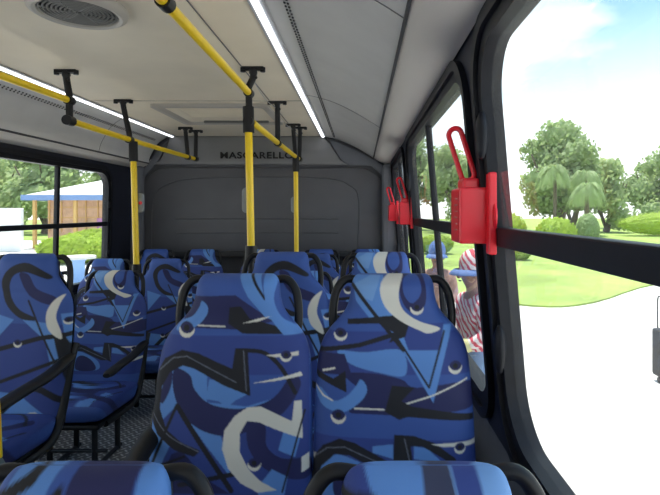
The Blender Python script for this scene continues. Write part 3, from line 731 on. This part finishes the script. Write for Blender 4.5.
def cushion_mesh(kind, base=CB):
    nx, ny = 90, 90
    # superellipsoid-like pad: loops front->back, each loop round the cross-section
    U = np.linspace(0, 2*PI, 140, endpoint=False)
    V = np.concatenate([[-1], -np.cos(np.linspace(0.05, PI-0.05, 90)), [1]])
    cx = np.sign(np.cos(U))*np.abs(np.cos(U))**0.35; cz = np.sign(np.sin(U))*np.abs(np.sin(U))**0.55
    e = np.clip(1-np.abs(V)**9, 0, 1)**0.45; e[0] = e[-1] = 0.05
    X = 0.198*cx[None]*(0.9+0.1*e[:, None]); Z = 0.052*cz[None]*e[:, None]; Y = np.repeat((V*0.225)[:, None], len(U), 1)
    Z = Z+0.012*(Y/0.225)*(-1)+0.0
    zc = 0.30; yc = -0.33
    co = np.stack([X, Y+yc, Z+zc+0.012], -1).reshape(-1, 3)
    n = len(U); m = len(V); idx = np.arange(n*m).reshape(m, n)
    a = idx[:-1]; b = np.roll(idx, -1, 1)[:-1]; c = np.roll(idx, -1, 1)[1:]; d = idx[1:]
    F = np.stack([a, b, c, d], -1).reshape(-1, 4)
    me = bpy.data.meshes.new('seat_cushion'); me.from_pydata(co.tolist(), [], F.tolist()+[idx[0][::-1].tolist(), idx[-1].tolist()])
    sv = (-(Y)+0.225+np.where(cz[None] < 0, 0.0, 0)+(0.052-Z)*0.9)
    f, shapes, bs = MAPS[kind]
    f2 = MAPS['L'][0]
    px, py = f2(X.ravel()*1.0, 0.12+sv.ravel())
    set_dye(me, dye((px, py), [q for q in PL if q[0] != 'e' and q[1] != CW], CB))
    for p in me.polygons: p.use_smooth = True
    me.materials.append(M['fabric']); me.update(); return me
MESH = {}
def get(kind, what):
    k = (kind, what)
    if k not in MESH:
        MESH[k] = backrest_mesh(kind) if what == 'backrest' else cushion_mesh(kind)
    return MESH[k]
def onb(u, s, off=0.0):      # point on the backrest plane
    return (u, -TILT*s+off, H-0.98*s)
def part(name, bm, m, parent, **k): return link(name, bm, m, parent, **k)

def make_seat(kind):
    t = bpy.data.objects.new('bus_seat', None); COL.objects.link(t); t.empty_display_size = 0.05
    for what in ('backrest', 'seat_cushion'):
        o = bpy.data.objects.new(what, get(kind, what)); COL.objects.link(o); o.parent = t
    for s in (-1, 1):
        bm = bmesh.new()
        tube(bm, smoothpath([onb(s*0.150, 0.20, 0.035), onb(s*0.160, 0.14, 0.022), onb(s*0.160, 0.09, 0.018), onb(s*0.150, 0.045, 0.018), onb(s*0.125, 0.018, 0.018), onb(s*0.085, 0.022, 0.022)], 6), 0.0115, 12)
        part('grab_handle', bm, M['black'], t)
    # dark rear shell
    bm = bmesh.new()
    rows = []
    for sv in np.linspace(0.035, 0.66, 24):
        wv = float(halfw(sv))-0.012
        rows.append([Vector(onb(wv*math.sin(a), sv, 0.030+0.035*math.cos(a)**0.6 if math.cos(a) > 1e-6 else 0.030)) for a in np.linspace(-PI/2, PI/2, 13)])
    V = sheet(bm, rows)
    for i in range(len(rows)-1): bm.faces.new((V[i][0], V[i+1][0], V[i+1][-1], V[i][-1]))
    bm.faces.new(V[0]); bm.faces.new(V[-1][::-1])
    part('rear_shell', bm, M['black'], t)
    bm = bmesh.new(); box(bm, -0.175, 0.175, -0.52, -0.12, 0.235, 0.262)
    part('seat_pan', bm, M['black'], t, smooth=False, bevel=0.01)
    for sx in (-0.11, 0.11):
        bm = bmesh.new()
        tube(bm, [(sx, -0.43, 0.24), (sx, -0.43, 0.005)], 0.014, 10)
        tube(bm, [(sx, -0.20, 0.24), (sx, -0.20, 0.005)], 0.014, 10)
        tube(bm, [(sx, -0.46, 0.012), (sx, -0.17, 0.012)], 0.012, 8)
        part('leg', bm, M['steel'], t)
    bm = bmesh.new(); tube(bm, [(-0.17, -0.43, 0.10), (0.17, -0.43, 0.10)], 0.009, 10); part('crossbar', bm, M['steel'], t)
    return t
def armrest(t, s):
    """s = +1 on the right side of the seat, -1 on the left"""
    x = s*0.203
    bm = bmesh.new()
    rows = []
    path = smoothpath([onb(x, 0.40, 0.02), (x, -0.20, H-0.425), (x, -0.36, H-0.435), (x, -0.50, H-0.445)], 5)
    tube(bm, path, [0.014]+[0.027]*(len(path)-2)+[0.018], 14, sy=0.62)
    o = part('armrest', bm, M['black'], t)
    bm = bmesh.new()
    tube(bm, smoothpath([onb(x, 0.36, 0.03), onb(x, 0.42, 0.01), onb(x, 0.52, 0.0), (x, -0.14, 0.32), (x, -0.20, 0.26), (x*0.9, -0.30, 0.24), (x*0.85, -0.45, 0.24)], 5), 0.016, 10)
    part('side_frame', bm, M['black'], t)
def copy_tree(o, parent=None):
    c = o.copy(); COL.objects.link(c); c.parent = parent
    for ch in list(o.children): copy_tree(ch, c)
    return c

RP, LP, CEN = 'blue patterned seats of the near right block', 'blue patterned seats of the left block', 'blue patterned seats of the rear bench'
seats = [
 # kind, x, top depth, floor height, armrest side, label, group
 ('G', 0.085, 0.662, FL, 0, 'seat cut by the bottom edge, window side, only its blue headrest showing', RP),
 ('F', -0.36, 0.662, FL, -1, 'seat cut by the bottom edge at lower left, navy-banded headrest with black handle', RP),
 ('R', 0.085, 1.36, FL+.168, 0, 'large seat by the right windows with white crescent across its headrest', RP),
 ('L', -0.33, 1.36, FL+.168, -1, 'large centre seat with dark navy headrest and big white hook shape', RP),
 ('R', 0.085, 2.10, FL+.168, 0, 'seat directly behind the large window-side seat, white crescent on headrest', RP),
 ('A', -0.33, 2.10, FL+.168, -1, 'seat behind the large centre seat, to the right of the thick yellow pole', RP),
 ('R', 0.085, 2.85, FL, 0, 'window-side seat in the third full row on the right, mostly hidden', RP),
 ('L', -0.33, 2.85, FL, -1, 'aisle-side seat in the third full row on the right, only a handle showing', RP),
 ('L', 0.085, 3.60, FL+.035, 0, 'window-side seat on the right just before the rear bench', RP),
 ('A', -0.33, 3.60, FL+.035, -1, 'small aisle-side seat on the right just before the rear bench', RP),
 ('A', -1.335, 2.02, FL+.168, 1, 'nearest left seat at the photo\'s left edge with armrest and black ring print', LP),
 ('R', -1.415, 2.88, FL, 1, 'aisle-side left seat with white crescent headrest above the bare floor', LP),
 ('L', -1.83, 2.88, FL, 0, 'window-side left seat hidden behind the nearest left seat', LP),
 ('A', -1.40, 3.60, FL, 1, 'aisle-side left seat just right of the left yellow pole', LP),
 ('L', -1.815, 3.60, FL, 0, 'window-side left seat whose headrest rises before the window sill', LP),
 ('A', -1.85, 4.52, FL, 0, 'rear bench seat in the left corner by the windows', CEN),
 ('L', -1.43, 4.52, FL, 0, 'dark rear bench seat between the left yellow pole and the large centre seat', CEN),
 ('R', -0.89, 4.52, FL, 0, 'rear bench seat in the middle at the end of the aisle', CEN),
 ('A', -0.36, 4.52, FL, 0, 'rear bench seat right of the farthest yellow pole', CEN),
 ('L', 0.06, 4.52, FL, 0, 'rear bench seat in the right corner below the small hammer holder', CEN),
]
protos = {}
for kind, x, d, zf, arm, label, grp in seats:
    key = (kind, arm)
    if key not in protos:
        t = make_seat(kind)
        if arm: armrest(t, arm)
        protos[key] = t
    else: t = copy_tree(protos[key])
    t.location = (x, d, zf); tag(t, label, 'seat', grp)

# raised platforms over the wheel arches
def platform(x0, x1, y0, y1, z, n):
    bm = bmesh.new(); box(bm, x0, x1, y0, y1, FL, z); struct(link('floor_platform_%s' % n, bm, M['floor'], smooth=False, bevel=0.004))
platform(-0.62, 0.44, 0.80, 2.30, FL+0.168, 'right'); platform(-2.27, -1.13, 1.45, 2.22, FL+0.168, 'left'); platform(-0.60, 0.44, 2.98, 3.75, FL+0.035, 'rear')

# ---------------------------------------------------------------- outside
bm = bmesh.new(); box(bm, -90, 90, -40, 160, GROUND-0.2, GROUND)
struct(link('ground', bm, M['concrete'], smooth=False))
def patch(name, pts, z, m, label, cat):
    bm = bmesh.new(); a = [bm.verts.new((x, y, z)) for x, y in pts]; b = [bm.verts.new((x, y, GROUND)) for x, y in pts]
    bm.faces.new(a)
    for i in range(len(pts)): bm.faces.new((a[i], b[i], b[(i+1) % len(pts)], a[(i+1) % len(pts)]))
    o = link(name, bm, m, smooth=False); o['label'] = label; o['category'] = cat; o['kind'] = 'stuff'; return o
patch('lawn', cs([(0.5, 13.0), (2.2, 12.2), (3.7, 10.8), (5.2, 11.2), (8.5, 14.2), (14, 17), (40, 26), (88, 40), (88, 150), (30, 150), (0, 120), (0, 60), (-1, 25)], True, 4), GROUND+0.04, M['lawn'], 'bright green lawn beyond the white paving on the right', 'grass')
patch('lawn', [(-60, 36), (-4, 36), (-6, 120), (-85, 140), (-85, 36)], GROUND+0.04, M['lawn'], 'grass strip beyond the shelter on the left', 'grass')

def leaf_blob(bm, c, r, n, size, flat=0.8):
    for _ in range(n):
        v = Vector(rng.normal(size=3)).normalized(); rr = random.uniform(0.72, 1.05)
        p = Vector(c)+Vector((v.x*r*rr, v.y*r*rr, v.z*r*rr*flat))
        q = Vector(rng.normal(size=3)).normalized(); a = (v+q*0.9).normalized(); t1 = a.orthogonal().normalized(); t2 = a.cross(t1)
        s = size*random.uniform(0.6, 1.3)
        vs = [bm.verts.new(p+t1*s*x+t2*s*y) for x, y in ((-1, 0), (0, -0.55), (1, 0), (0, 0.55))]
        bm.faces.new(vs)
def tree(x, y, h, wr, m, label, cat='tree', trunk=0.35, blobs=12, leaves=260, size=0.28, group=None, name='tree'):
    t = empty(name, (x, y, GROUND+0.04), label, cat, group)
    bm = bmesh.new()
    tube(bm, smoothpath([(0, 0, 0.002), (0.1*wr, 0, h*0.25), (0, 0.1, h*0.6)], 4), [0.045*h*(1-0.06*k) for k in range(9)], 9)
    for k in range(4):
        a = k*1.7; tube(bm, [(0, 0, h*trunk*0.9), (wr*0.5*math.cos(a), wr*0.5*math.sin(a), h*0.65)], [0.02*h, 0.006*h], 7)
    link('trunk', bm, M['bark'], t)
    bm = bmesh.new()
    for k in range(blobs):
        a = random.uniform(0, 2*PI); rr = wr*math.sqrt(random.random())*0.68; zc = h*random.uniform(trunk+0.12, 0.84)
        f = 1-0.45*(zc/h)
        br = wr*random.uniform(0.32, 0.46)
        c = (rr*f*math.cos(a), rr*f*math.sin(a), min(zc, h-br*0.8))
        g = bmesh.ops.create_icosphere(bm, subdivisions=2, radius=br*0.72)
        for v in g['verts']: v.co = Vector((v.co.x, v.co.y, v.co.z*0.8))*random.uniform(0.85, 1.1)+Vector(c)
        leaf_blob(bm, c, br, leaves, size)
    link('foliage', bm, m, t, smooth=False); return t
G1 = 'trees beyond the lawn on the right'
tree(17.2, 44, 10.8, 5.0, M['leaf'], 'tall round-crowned tree above the palms beyond the lawn', group=G1, blobs=20, leaves=420, trunk=0.15)
tree(9.2, 50, 9.5, 4.4, M['leaf2'], 'green tree seen between the window pillar and the nearest hammer holder', group=G1)
tree(5.6, 56, 11.5, 4.6, M['leaf'], 'tree seen through the second right window, left half', group=G1, trunk=0.1)
tree(1.0, 62, 11.0, 4.5, M['leaf2'], 'tree farthest left through the right side windows', group=G1, trunk=0.1)
for i, (x, y, h, r_, l) in enumerate(((12.8, 58, 8.0, 4.4, 'low bushy tree left of the tall round tree'), (24.5, 50, 7.4, 4.2, 'dark green tree directly right of the palms'), (33, 56, 9.6, 5.2, 'broad tree in the blurred green clump at the right edge'), (38, 48, 8.6, 4.6, 'tree at the far right edge above the window bar'), (27, 64, 9.5, 5.5, 'low wide tree behind the blurred green clump'))):
    tree(x, y, h, r_, M['leaf2'] if i % 2 else M['leaf'], l, group=G1, trunk=0.05, leaves=300)
def palm(x, y, h, label):
    t = empty('palm_tree', (x, y, GROUND+0.04), label, 'palm', 'palms on the lawn')
    bm = bmesh.new(); tube(bm, smoothpath([(0, 0, 0.002), (0.15, 0, h*0.4), (0.1, 0, h*0.8)], 5), 0.13, 9); link('trunk', bm, M['bark'], t)
    bm = bmesh.new()
    for k in range(30):
        a = 2*PI*k/30+random.uniform(-.2, .2); L = random.uniform(1.3, 2.0); up = random.uniform(0.3, 3.0)
        dr = Vector((math.cos(a), math.sin(a), 0)); sd_ = Vector((-math.sin(a), math.cos(a), 0))
        P_ = lambda u: Vector((0.1, 0, h*0.8))+dr*L*u*(1-0.25*u)+Vector((0, 0, up*u-(1.3+up)*u*u))
        for i in range(26):
            u = 0.12+0.88*i/26; p = P_(u); tn = (P_(u+0.03)-p).normalized()
            for s in (-1, 1):
                wl = 0.62*math.sin(PI*(0.12+0.8*u)); tip = p+sd_*s*wl*0.75+tn*wl*0.5+Vector((0, 0, -wl*0.65))
                bm.faces.new([bm.verts.new(q) for q in (p, p+tn*0.07, tip)])
    link('fronds', bm, M['palm'], t, smooth=False)
palm(14.6, 38, 6.4, 'left palm of the pair below the tall round tree'); palm(17.4, 39, 6.0, 'right palm of the pair below the tall round tree'); 
palm(15.9, 35.5, 4.6, 'shorter palm between the two taller palms')
def bush(x, y, w, h, m, label, group=None, d=None, n=1500, size=0.09):
    t = empty('garden_bush', (x, y, GROUND+(0.04 if x > 0 else 0)), label, 'bush', group); d = d or w
    bm = bmesh.new()
    g = bmesh.ops.create_icosphere(bm, subdivisions=4, radius=1)
    for v in g['verts']:
        q = v.co*random.uniform(0.90, 0.97); v.co = Vector((q.x*w/2, q.y*d/2, h*0.5+q.z*h*0.5))
    for _ in range(n):
        v = Vector(rng.normal(size=3)).normalized(); p = Vector((v.x*w/2, v.y*d/2, h*0.5+v.z*h*0.5))*random.uniform(0.94, 1.03)
        t1 = (v+Vector(rng.normal(size=3))*0.6).normalized().orthogonal().normalized(); t2 = t1.cross(v).normalized()
        s = size*random.uniform(0.6, 1.3); bm.faces.new([bm.verts.new(p+t1*s*a+t2*s*b) for a, b in ((-1, 0), (0, -0.5), (1, 0), (0, 0.5))])
    link('foliage', bm, m, t, smooth=False)
    bm = bmesh.new(); tube(bm, [(0, 0, 0.002), (0, 0, h*0.4)], 0.05, 8); link('stem', bm, M['bark'], t)
G2 = 'bushes on the lawn on the right'
bush(10.9, 28, 2.2, 1.7, M['hedge'], 'rounded bush above the window bar, left of the small shrub', G2)
bush(13.6, 30, 1.3, 1.9, M['palm'], 'small pale shrub right of the rounded bush', G2)
bush(8.6, 30, 2.6, 2.0, M['hedge'], 'bush hugging the dark pillar above the window bar', G2)
bush(6.6, 21, 1.0, 0.65, M['hedge'], 'low yellow-green bush just under the window bar by the pillar', G2)
bush(3.6, 24, 1.6, 0.9, M['hedge'], 'yellow-green bush seen through the second right window', G2)
bush(26, 42, 9, 2.0, M['hedge'], 'wide hedge in the distance at the right edge', G2, 3)
G3 = 'clipped bushes outside the left windows'
bush(-11.5, 20, 2.75, 1.12, M['hedge'], 'large clipped bright yellow-green bush outside the left window', G3, 1.8, 2600)
bush(-12.3, 24, 4.2, 1.25, M['hedge'], 'second clipped bush behind the large bright one', G3, 1.6, 2600)
G4 = 'trees above the shelter on the left'
for i, (x, y, h, r_, l) in enumerate(((-36, 48, 9.0, 5.5, 'tree at the left edge of the left window'), (-29, 46, 9.5, 5.0, 'tree above the shelter roof, left of the window mullion'), (-35, 68, 11.5, 5.4, 'tree above the shelter roof behind the window mullion'), (-23, 50, 8.6, 5.0, 'tree above the shelter roof beside the window\'s right edge'), (-33, 38, 7.6, 4.0, 'tree left of the blue-edged shelter'), (-40, 56, 10.5, 5.5, 'tall tree furthest left behind the others'))):
    tree(x, y, h, r_, M['leaf2'] if i % 2 == 0 else M['leaf'], l, group=G4, trunk=0.08, leaves=280)

# shelter building on the left
t = empty('park_shelter', (-15.5, 28, GROUND), 'low brick pavilion with blue fascia and pale roof outside the left window', 'building')
bm = bmesh.new()
a = [bm.verts.new(p) for p in ((-3.2, -0.3, 2.98), (9, -0.3, 2.98), (9, 7.3, 2.98), (-3.2, 7.3, 2.98), (-0.6, 3, 4.0), (9, 3, 4.0))]
bm.faces.new((a[0], a[1], a[5], a[4])); bm.faces.new((a[0], a[4], a[3])); bm.faces.new((a[4], a[5], a[2], a[3])); bm.faces.new((a[1], a[2], a[5])); bm.faces.new((a[0], a[3], a[2], a[1]))
link('roof', bm, M['white'], t, smooth=False)
bm = bmesh.new(); box(bm, -3.25, 9, -0.42, -0.32, 2.70, 3.0); box(bm, -3.3, -3.2, -0.4, 7.3, 2.70, 3.0); link('fascia', bm, M['bluefascia'], t, smooth=False)
bm = bmesh.new(); box(bm, -2.6, 9, 0.9, 1.1, 0, 2.95); link('wall', bm, M['brick'], t, smooth=False)
for x in (-2.9, -0.6, 1.7, 4.0, 6.3):
    bm = bmesh.new(); box(bm, x, x+0.16, 0, 0.16, 0, 2.75); link('column', bm, M['column'], t, smooth=False)
bm = bmesh.new()
for k in range(16): box(bm, -2.5+0.7*k, -2.46+0.7*k, 0.82, 0.89, 0.9, 2.8)
for z in (1.7, 2.3): box(bm, -2.6, 9, 0.83, 0.88, z, z+0.05)
link('lattice', bm, M['column'], t, smooth=False)
bm = bmesh.new(); box(bm, 0.3, 9, 0.78, 0.81, 1.0, 1.7); link('mural_panel', bm, mat('painted_mural', (0.45, 0.2, 0.42), 0.8, noise=0.6, nscale=1.2), t, smooth=False)
# white wall at the left edge
bm = bmesh.new(); box(bm, -3.0, 3.0, -0.1, 0.1, 0, 2.25)
o = link('boundary_wall', bm, M['white'], smooth=False, bevel=0.02); o.location = (-20.6, 26, GROUND); tag(o, 'plain white wall at the far left edge beside the pavilion', 'wall')
# concrete table with stools
t = empty('park_table', (-8.3, 14.7, GROUND), 'round concrete table with a light blue pedestal outside the left window', 'table')
bm = bmesh.new(); cyl(bm, (0, 0, 0.68), (0, 0, 0.76), 0.46, 28); link('tabletop', bm, M['concrete'], t)
bm = bmesh.new(); tube(bm, [(0, 0, 0), (0, 0, 0.1), (0, 0, 0.6), (0, 0, 0.68)], [0.22, 0.17, 0.16, 0.24], 18); link('pedestal', bm, M['lightblue'], t)
for k, (x, y, l) in enumerate(((-0.85, -0.1, 'light blue stool left of the round concrete table'), (0.82, 0.2, 'light blue stool right of the round concrete table'))):
    s = empty('park_stool', (-8.3+x, 14.7+y, GROUND), l, 'stool', 'stools round the concrete table')
    bm = bmesh.new(); cyl(bm, (0, 0, 0.40), (0, 0, 0.46), 0.19, 20); link('seat', bm, M['concrete'], s)
    bm = bmesh.new(); cyl(bm, (0, 0, 0), (0, 0, 0.40), 0.12, 16, 0.10); link('pedestal', bm, M['lightblue'], s)

# dark wheeled case at the right edge and the strap on the paving
t = empty('wheeled_case', (3.72, 6.0, GROUND), 'dark wheeled case with an upright handle at the far right edge', 'luggage')
bm = bmesh.new(); box(bm, -0.17, 0.20, -0.12, 0.12, 0.07, 0.64); link('body', bm, M['case'], t, smooth=False, bevel=0.03)
bm = bmesh.new(); tube(bm, smoothpath([(-0.10, 0.1, 0.62), (-0.10, 0.1, 0.98), (-0.05, 0.1, 1.02), (0.08, 0.1, 1.02), (0.13, 0.1, 0.98), (0.13, 0.1, 0.62)], 4), 0.009, 8); link('handle', bm, M['steel'], t)
for x in (-0.13, 0.16):
    bm = bmesh.new(); cyl(bm, (x-0.02, 0, 0.035), (x+0.02, 0, 0.035), 0.035, 14); link('wheel', bm, M['black'], t)
bm = bmesh.new(); tube(bm, smoothpath([(0, 0, 0.01), (-0.05, 0.16, 0.02), (-0.04, 0.30, 0.015), (-0.09, 0.42, 0.01)], 5), 0.015, 8)
o = link('plastic_strap', bm, M['green'])
o.location = (1.64, 5.15, GROUND+0.004); tag(o, 'thin green strap lying on the white paving beside the window frame', 'strap')

# ---------------------------------------------------------------- people
def skin_body(name, edges, verts, radii, m, parent=None, sub=2, root=0):
    me = bpy.data.meshes.new(name); me.from_pydata(verts, edges, []); me.update()
    o = bpy.data.objects.new(name, me); COL.objects.link(o)
    sk = o.modifiers.new('skin', 'SKIN'); sk.use_smooth_shade = True
    for i, r in enumerate(radii):
        me.skin_vertices[0].data[i].radius = r if isinstance(r, tuple) else (r, r)
    me.skin_vertices[0].data[root].use_root = True
    ss = o.modifiers.new('sub', 'SUBSURF'); ss.levels = sub; ss.render_levels = sub
    dg = bpy.context.evaluated_depsgraph_get(); me2 = bpy.data.meshes.new_from_object(o.evaluated_get(dg))
    bpy.data.objects.remove(o); o = bpy.data.objects.new(name, me2); COL.objects.link(o)
    me2.materials.clear(); me2.materials.append(m)
    for p in me2.polygons: p.use_smooth = True
    if parent: o.parent = parent
    return o
def plaid():
    m = bpy.data.materials.new('red_white_check_cloth'); m.use_nodes = True; nt = m.node_tree; b = nt.nodes['Principled BSDF']
    tcn = N(nt, 'ShaderNodeTexCoord'); v = N(nt, 'ShaderNodeTexWave'); v.bands_direction = 'DIAGONAL'; v.inputs['Scale'].default_value = 9; v.inputs['Distortion'].default_value = 5; v.inputs['Detail'].default_value = 2
    LK(nt, tcn.outputs['Object'], v.inputs[0])
    r = N(nt, 'ShaderNodeValToRGB'); LK(nt, v.outputs['Fac'], r.inputs[0]); r.color_ramp.interpolation = 'CONSTANT'
    r.color_ramp.elements[0].color = (0.62, 0.07, 0.10, 1); r.color_ramp.elements[1].position = 0.42; r.color_ramp.elements[1].color = (0.78, 0.72, 0.72, 1)
    LK(nt, r.outputs[0], b.inputs['Base Color']); b.inputs['Roughness'].default_value = 0.8; return m
M['plaid'] = plaid()
def person(x, y, rz, label, shirt, trousers, hat, hatm, h=1.66, cuff=None):
    cuff = cuff or shirt
    t = empty('person', (x, y, GROUND), label, 'person', 'people standing outside the right windows', rz); k = h/1.66
    # continuous body; local: faces -y
    V = [(0,0,.90),(0,.01,1.05),(0,.01,1.20),(0,.0,1.34),(0,-.01,1.42),(0,-.02,1.47),(0,-.035,1.54),(0,-.03,1.61),
         (.16,.01,1.33),(.21,-.02,1.10),(.15,-.20,1.02),(.10,-.27,1.06),
         (-.16,.01,1.33),(-.21,-.02,1.10),(-.15,-.18,.98),(-.10,-.25,1.00),
         (.09,0,.84),(.10,-.01,.48),(.10,.02,.09),(.10,-.12,.035),(-.09,0,.84),(-.10,-.01,.48),(-.10,.03,.09),(-.10,-.10,.035)]
    E = [(0,1),(1,2),(2,3),(3,4),(4,5),(5,6),(6,7),(3,8),(8,9),(9,10),(10,11),(3,12),(12,13),(13,14),(14,15),(0,16),(16,17),(17,18),(18,19),(0,20),(20,21),(21,22),(22,23)]
    R = [(.14,.105),(.125,.095),(.135,.10),(.12,.085),.052,.050,(.078,.092),(.07,.08),.055,.042,.034,.026,.055,.042,.034,.026,.085,.058,.042,.035,.085,.058,.042,.035]
    V = [(a*k, b*k, c*k) for a, b, c in V]
    skin_body('body', E, V, R, M['skin'], t)
    # shirt with sleeves, over the body
    idx = [0,1,2,3,8,9,10,12,13,14,4]; mp_ = {v: i for i, v in enumerate(idx)}
    Es = [(mp_[a], mp_[b]) for a, b in E if a in mp_ and b in mp_]
    Rs = [tuple(q*1.22 for q in r) if isinstance(r, tuple) else r*1.45 for r in [R[i] for i in idx]]
    skin_body('shirt', Es, [V[i] for i in idx], Rs, shirt, t)
    for ax_, bx_ in ((9, 10), (13, 14)):
        bm = bmesh.new(); A_, B_ = Vector(V[ax_]), Vector(V[bx_]); tube(bm, [A_.lerp(B_, 0.62), A_.lerp(B_, 0.92)], 0.056*k, 12); link('cuff', bm, cuff, t)
    idx = [0,1,16,17,18,20,21,22]; mp_ = {v: i for i, v in enumerate(idx)}
    Es = [(mp_[a], mp_[b]) for a, b in E if a in mp_ and b in mp_]
    Rs = [tuple(q*1.14 for q in r) if isinstance(r, tuple) else r*1.25 for r in [R[i] for i in idx]]
    skin_body('trousers', Es, [V[i] for i in idx], Rs, trousers, t)
    # fingers
    for hx, hy, hz, s in ((.10,-.27,1.06,-1),(-.10,-.25,1.00,1)):
        bm = bmesh.new()
        for f in range(4):
            o = (f-1.5)*0.018; L = (0.065, 0.075, 0.07, 0.055)[f]
            tube(bm, smoothpath([(hx*k, hy*k-0.01, hz*k+o), (hx*k+s*L*0.5, hy*k-0.045, hz*k+o), (hx*k+s*L, hy*k-0.035, hz*k+o-0.004)], 3), 0.0085, 8)
        tube(bm, [(hx*k, hy*k, hz*k+0.02), (hx*k+s*0.02, hy*k-0.03, hz*k+0.055)], 0.010, 8)
        link('fingers', bm, M['skin'], t)
    # face
    bm = bmesh.new(); ball(bm, (0, -0.132*k, 1.545*k), (0.014, 0.022, 0.02), 10); link('nose', bm, M['skin'], t)
    for s in (-1, 1):
        bm = bmesh.new(); ball(bm, (s*0.032, -0.118*k, 1.572*k), 0.011, 8); link('eye', bm, M['hairm'], t)
        bm = bmesh.new(); ball(bm, (s*0.082, -0.03*k, 1.555*k), (0.012, 0.02, 0.03), 8); link('ear', bm, M['skin'], t)
    bm = bmesh.new(); ball(bm, (0, -0.122*k, 1.508*k), (0.026, 0.008, 0.006), 8); link('mouth', bm, M['hairm'], t)
    # hat: crown + brim
    bm = bmesh.new(); ball(bm, (0, -0.01*k, 1.635*k), (0.100, 0.115, 0.125), 18); link('hat_crown', bm, hat, t)
    bm = bmesh.new()
    ring = [(0.0, 0.0)]
    pr = [(0.088, 0.0), (0.110, -0.014), (0.128, -0.036)]
    rows = [[(r*math.cos(a), -0.03*k+(r+0.02)*math.sin(a)-(0.03 if math.sin(a) < 0 else 0)*abs(math.sin(a)), 1.600*k+z) for a in [2*PI*j/28 for j in range(29)]] for r, z in pr]
    rows2 = [[(x_, y_, z_-0.008) for x_, y_, z_ in r] for r in rows[::-1]]
    sheet(bm, rows+rows2+[rows[0]]); link('hat_brim', bm, hatm, t)
person(0.90, 3.98, math.radians(-75), 'person in red and white checked shirt and hat with blue brim, beside the window', M['plaid'], M['denim'], M['plaid'], M['capblue'], cuff=mat('pale_yellow_cuff', (0.75, 0.72, 0.35), 0.8))
person(0.90, 5.9, math.radians(-20), 'person in a blue cap and dull pink shirt, standing further back by the bus', M['tan'], M['denim'], M['capblue'], M['capblue'], 1.62)
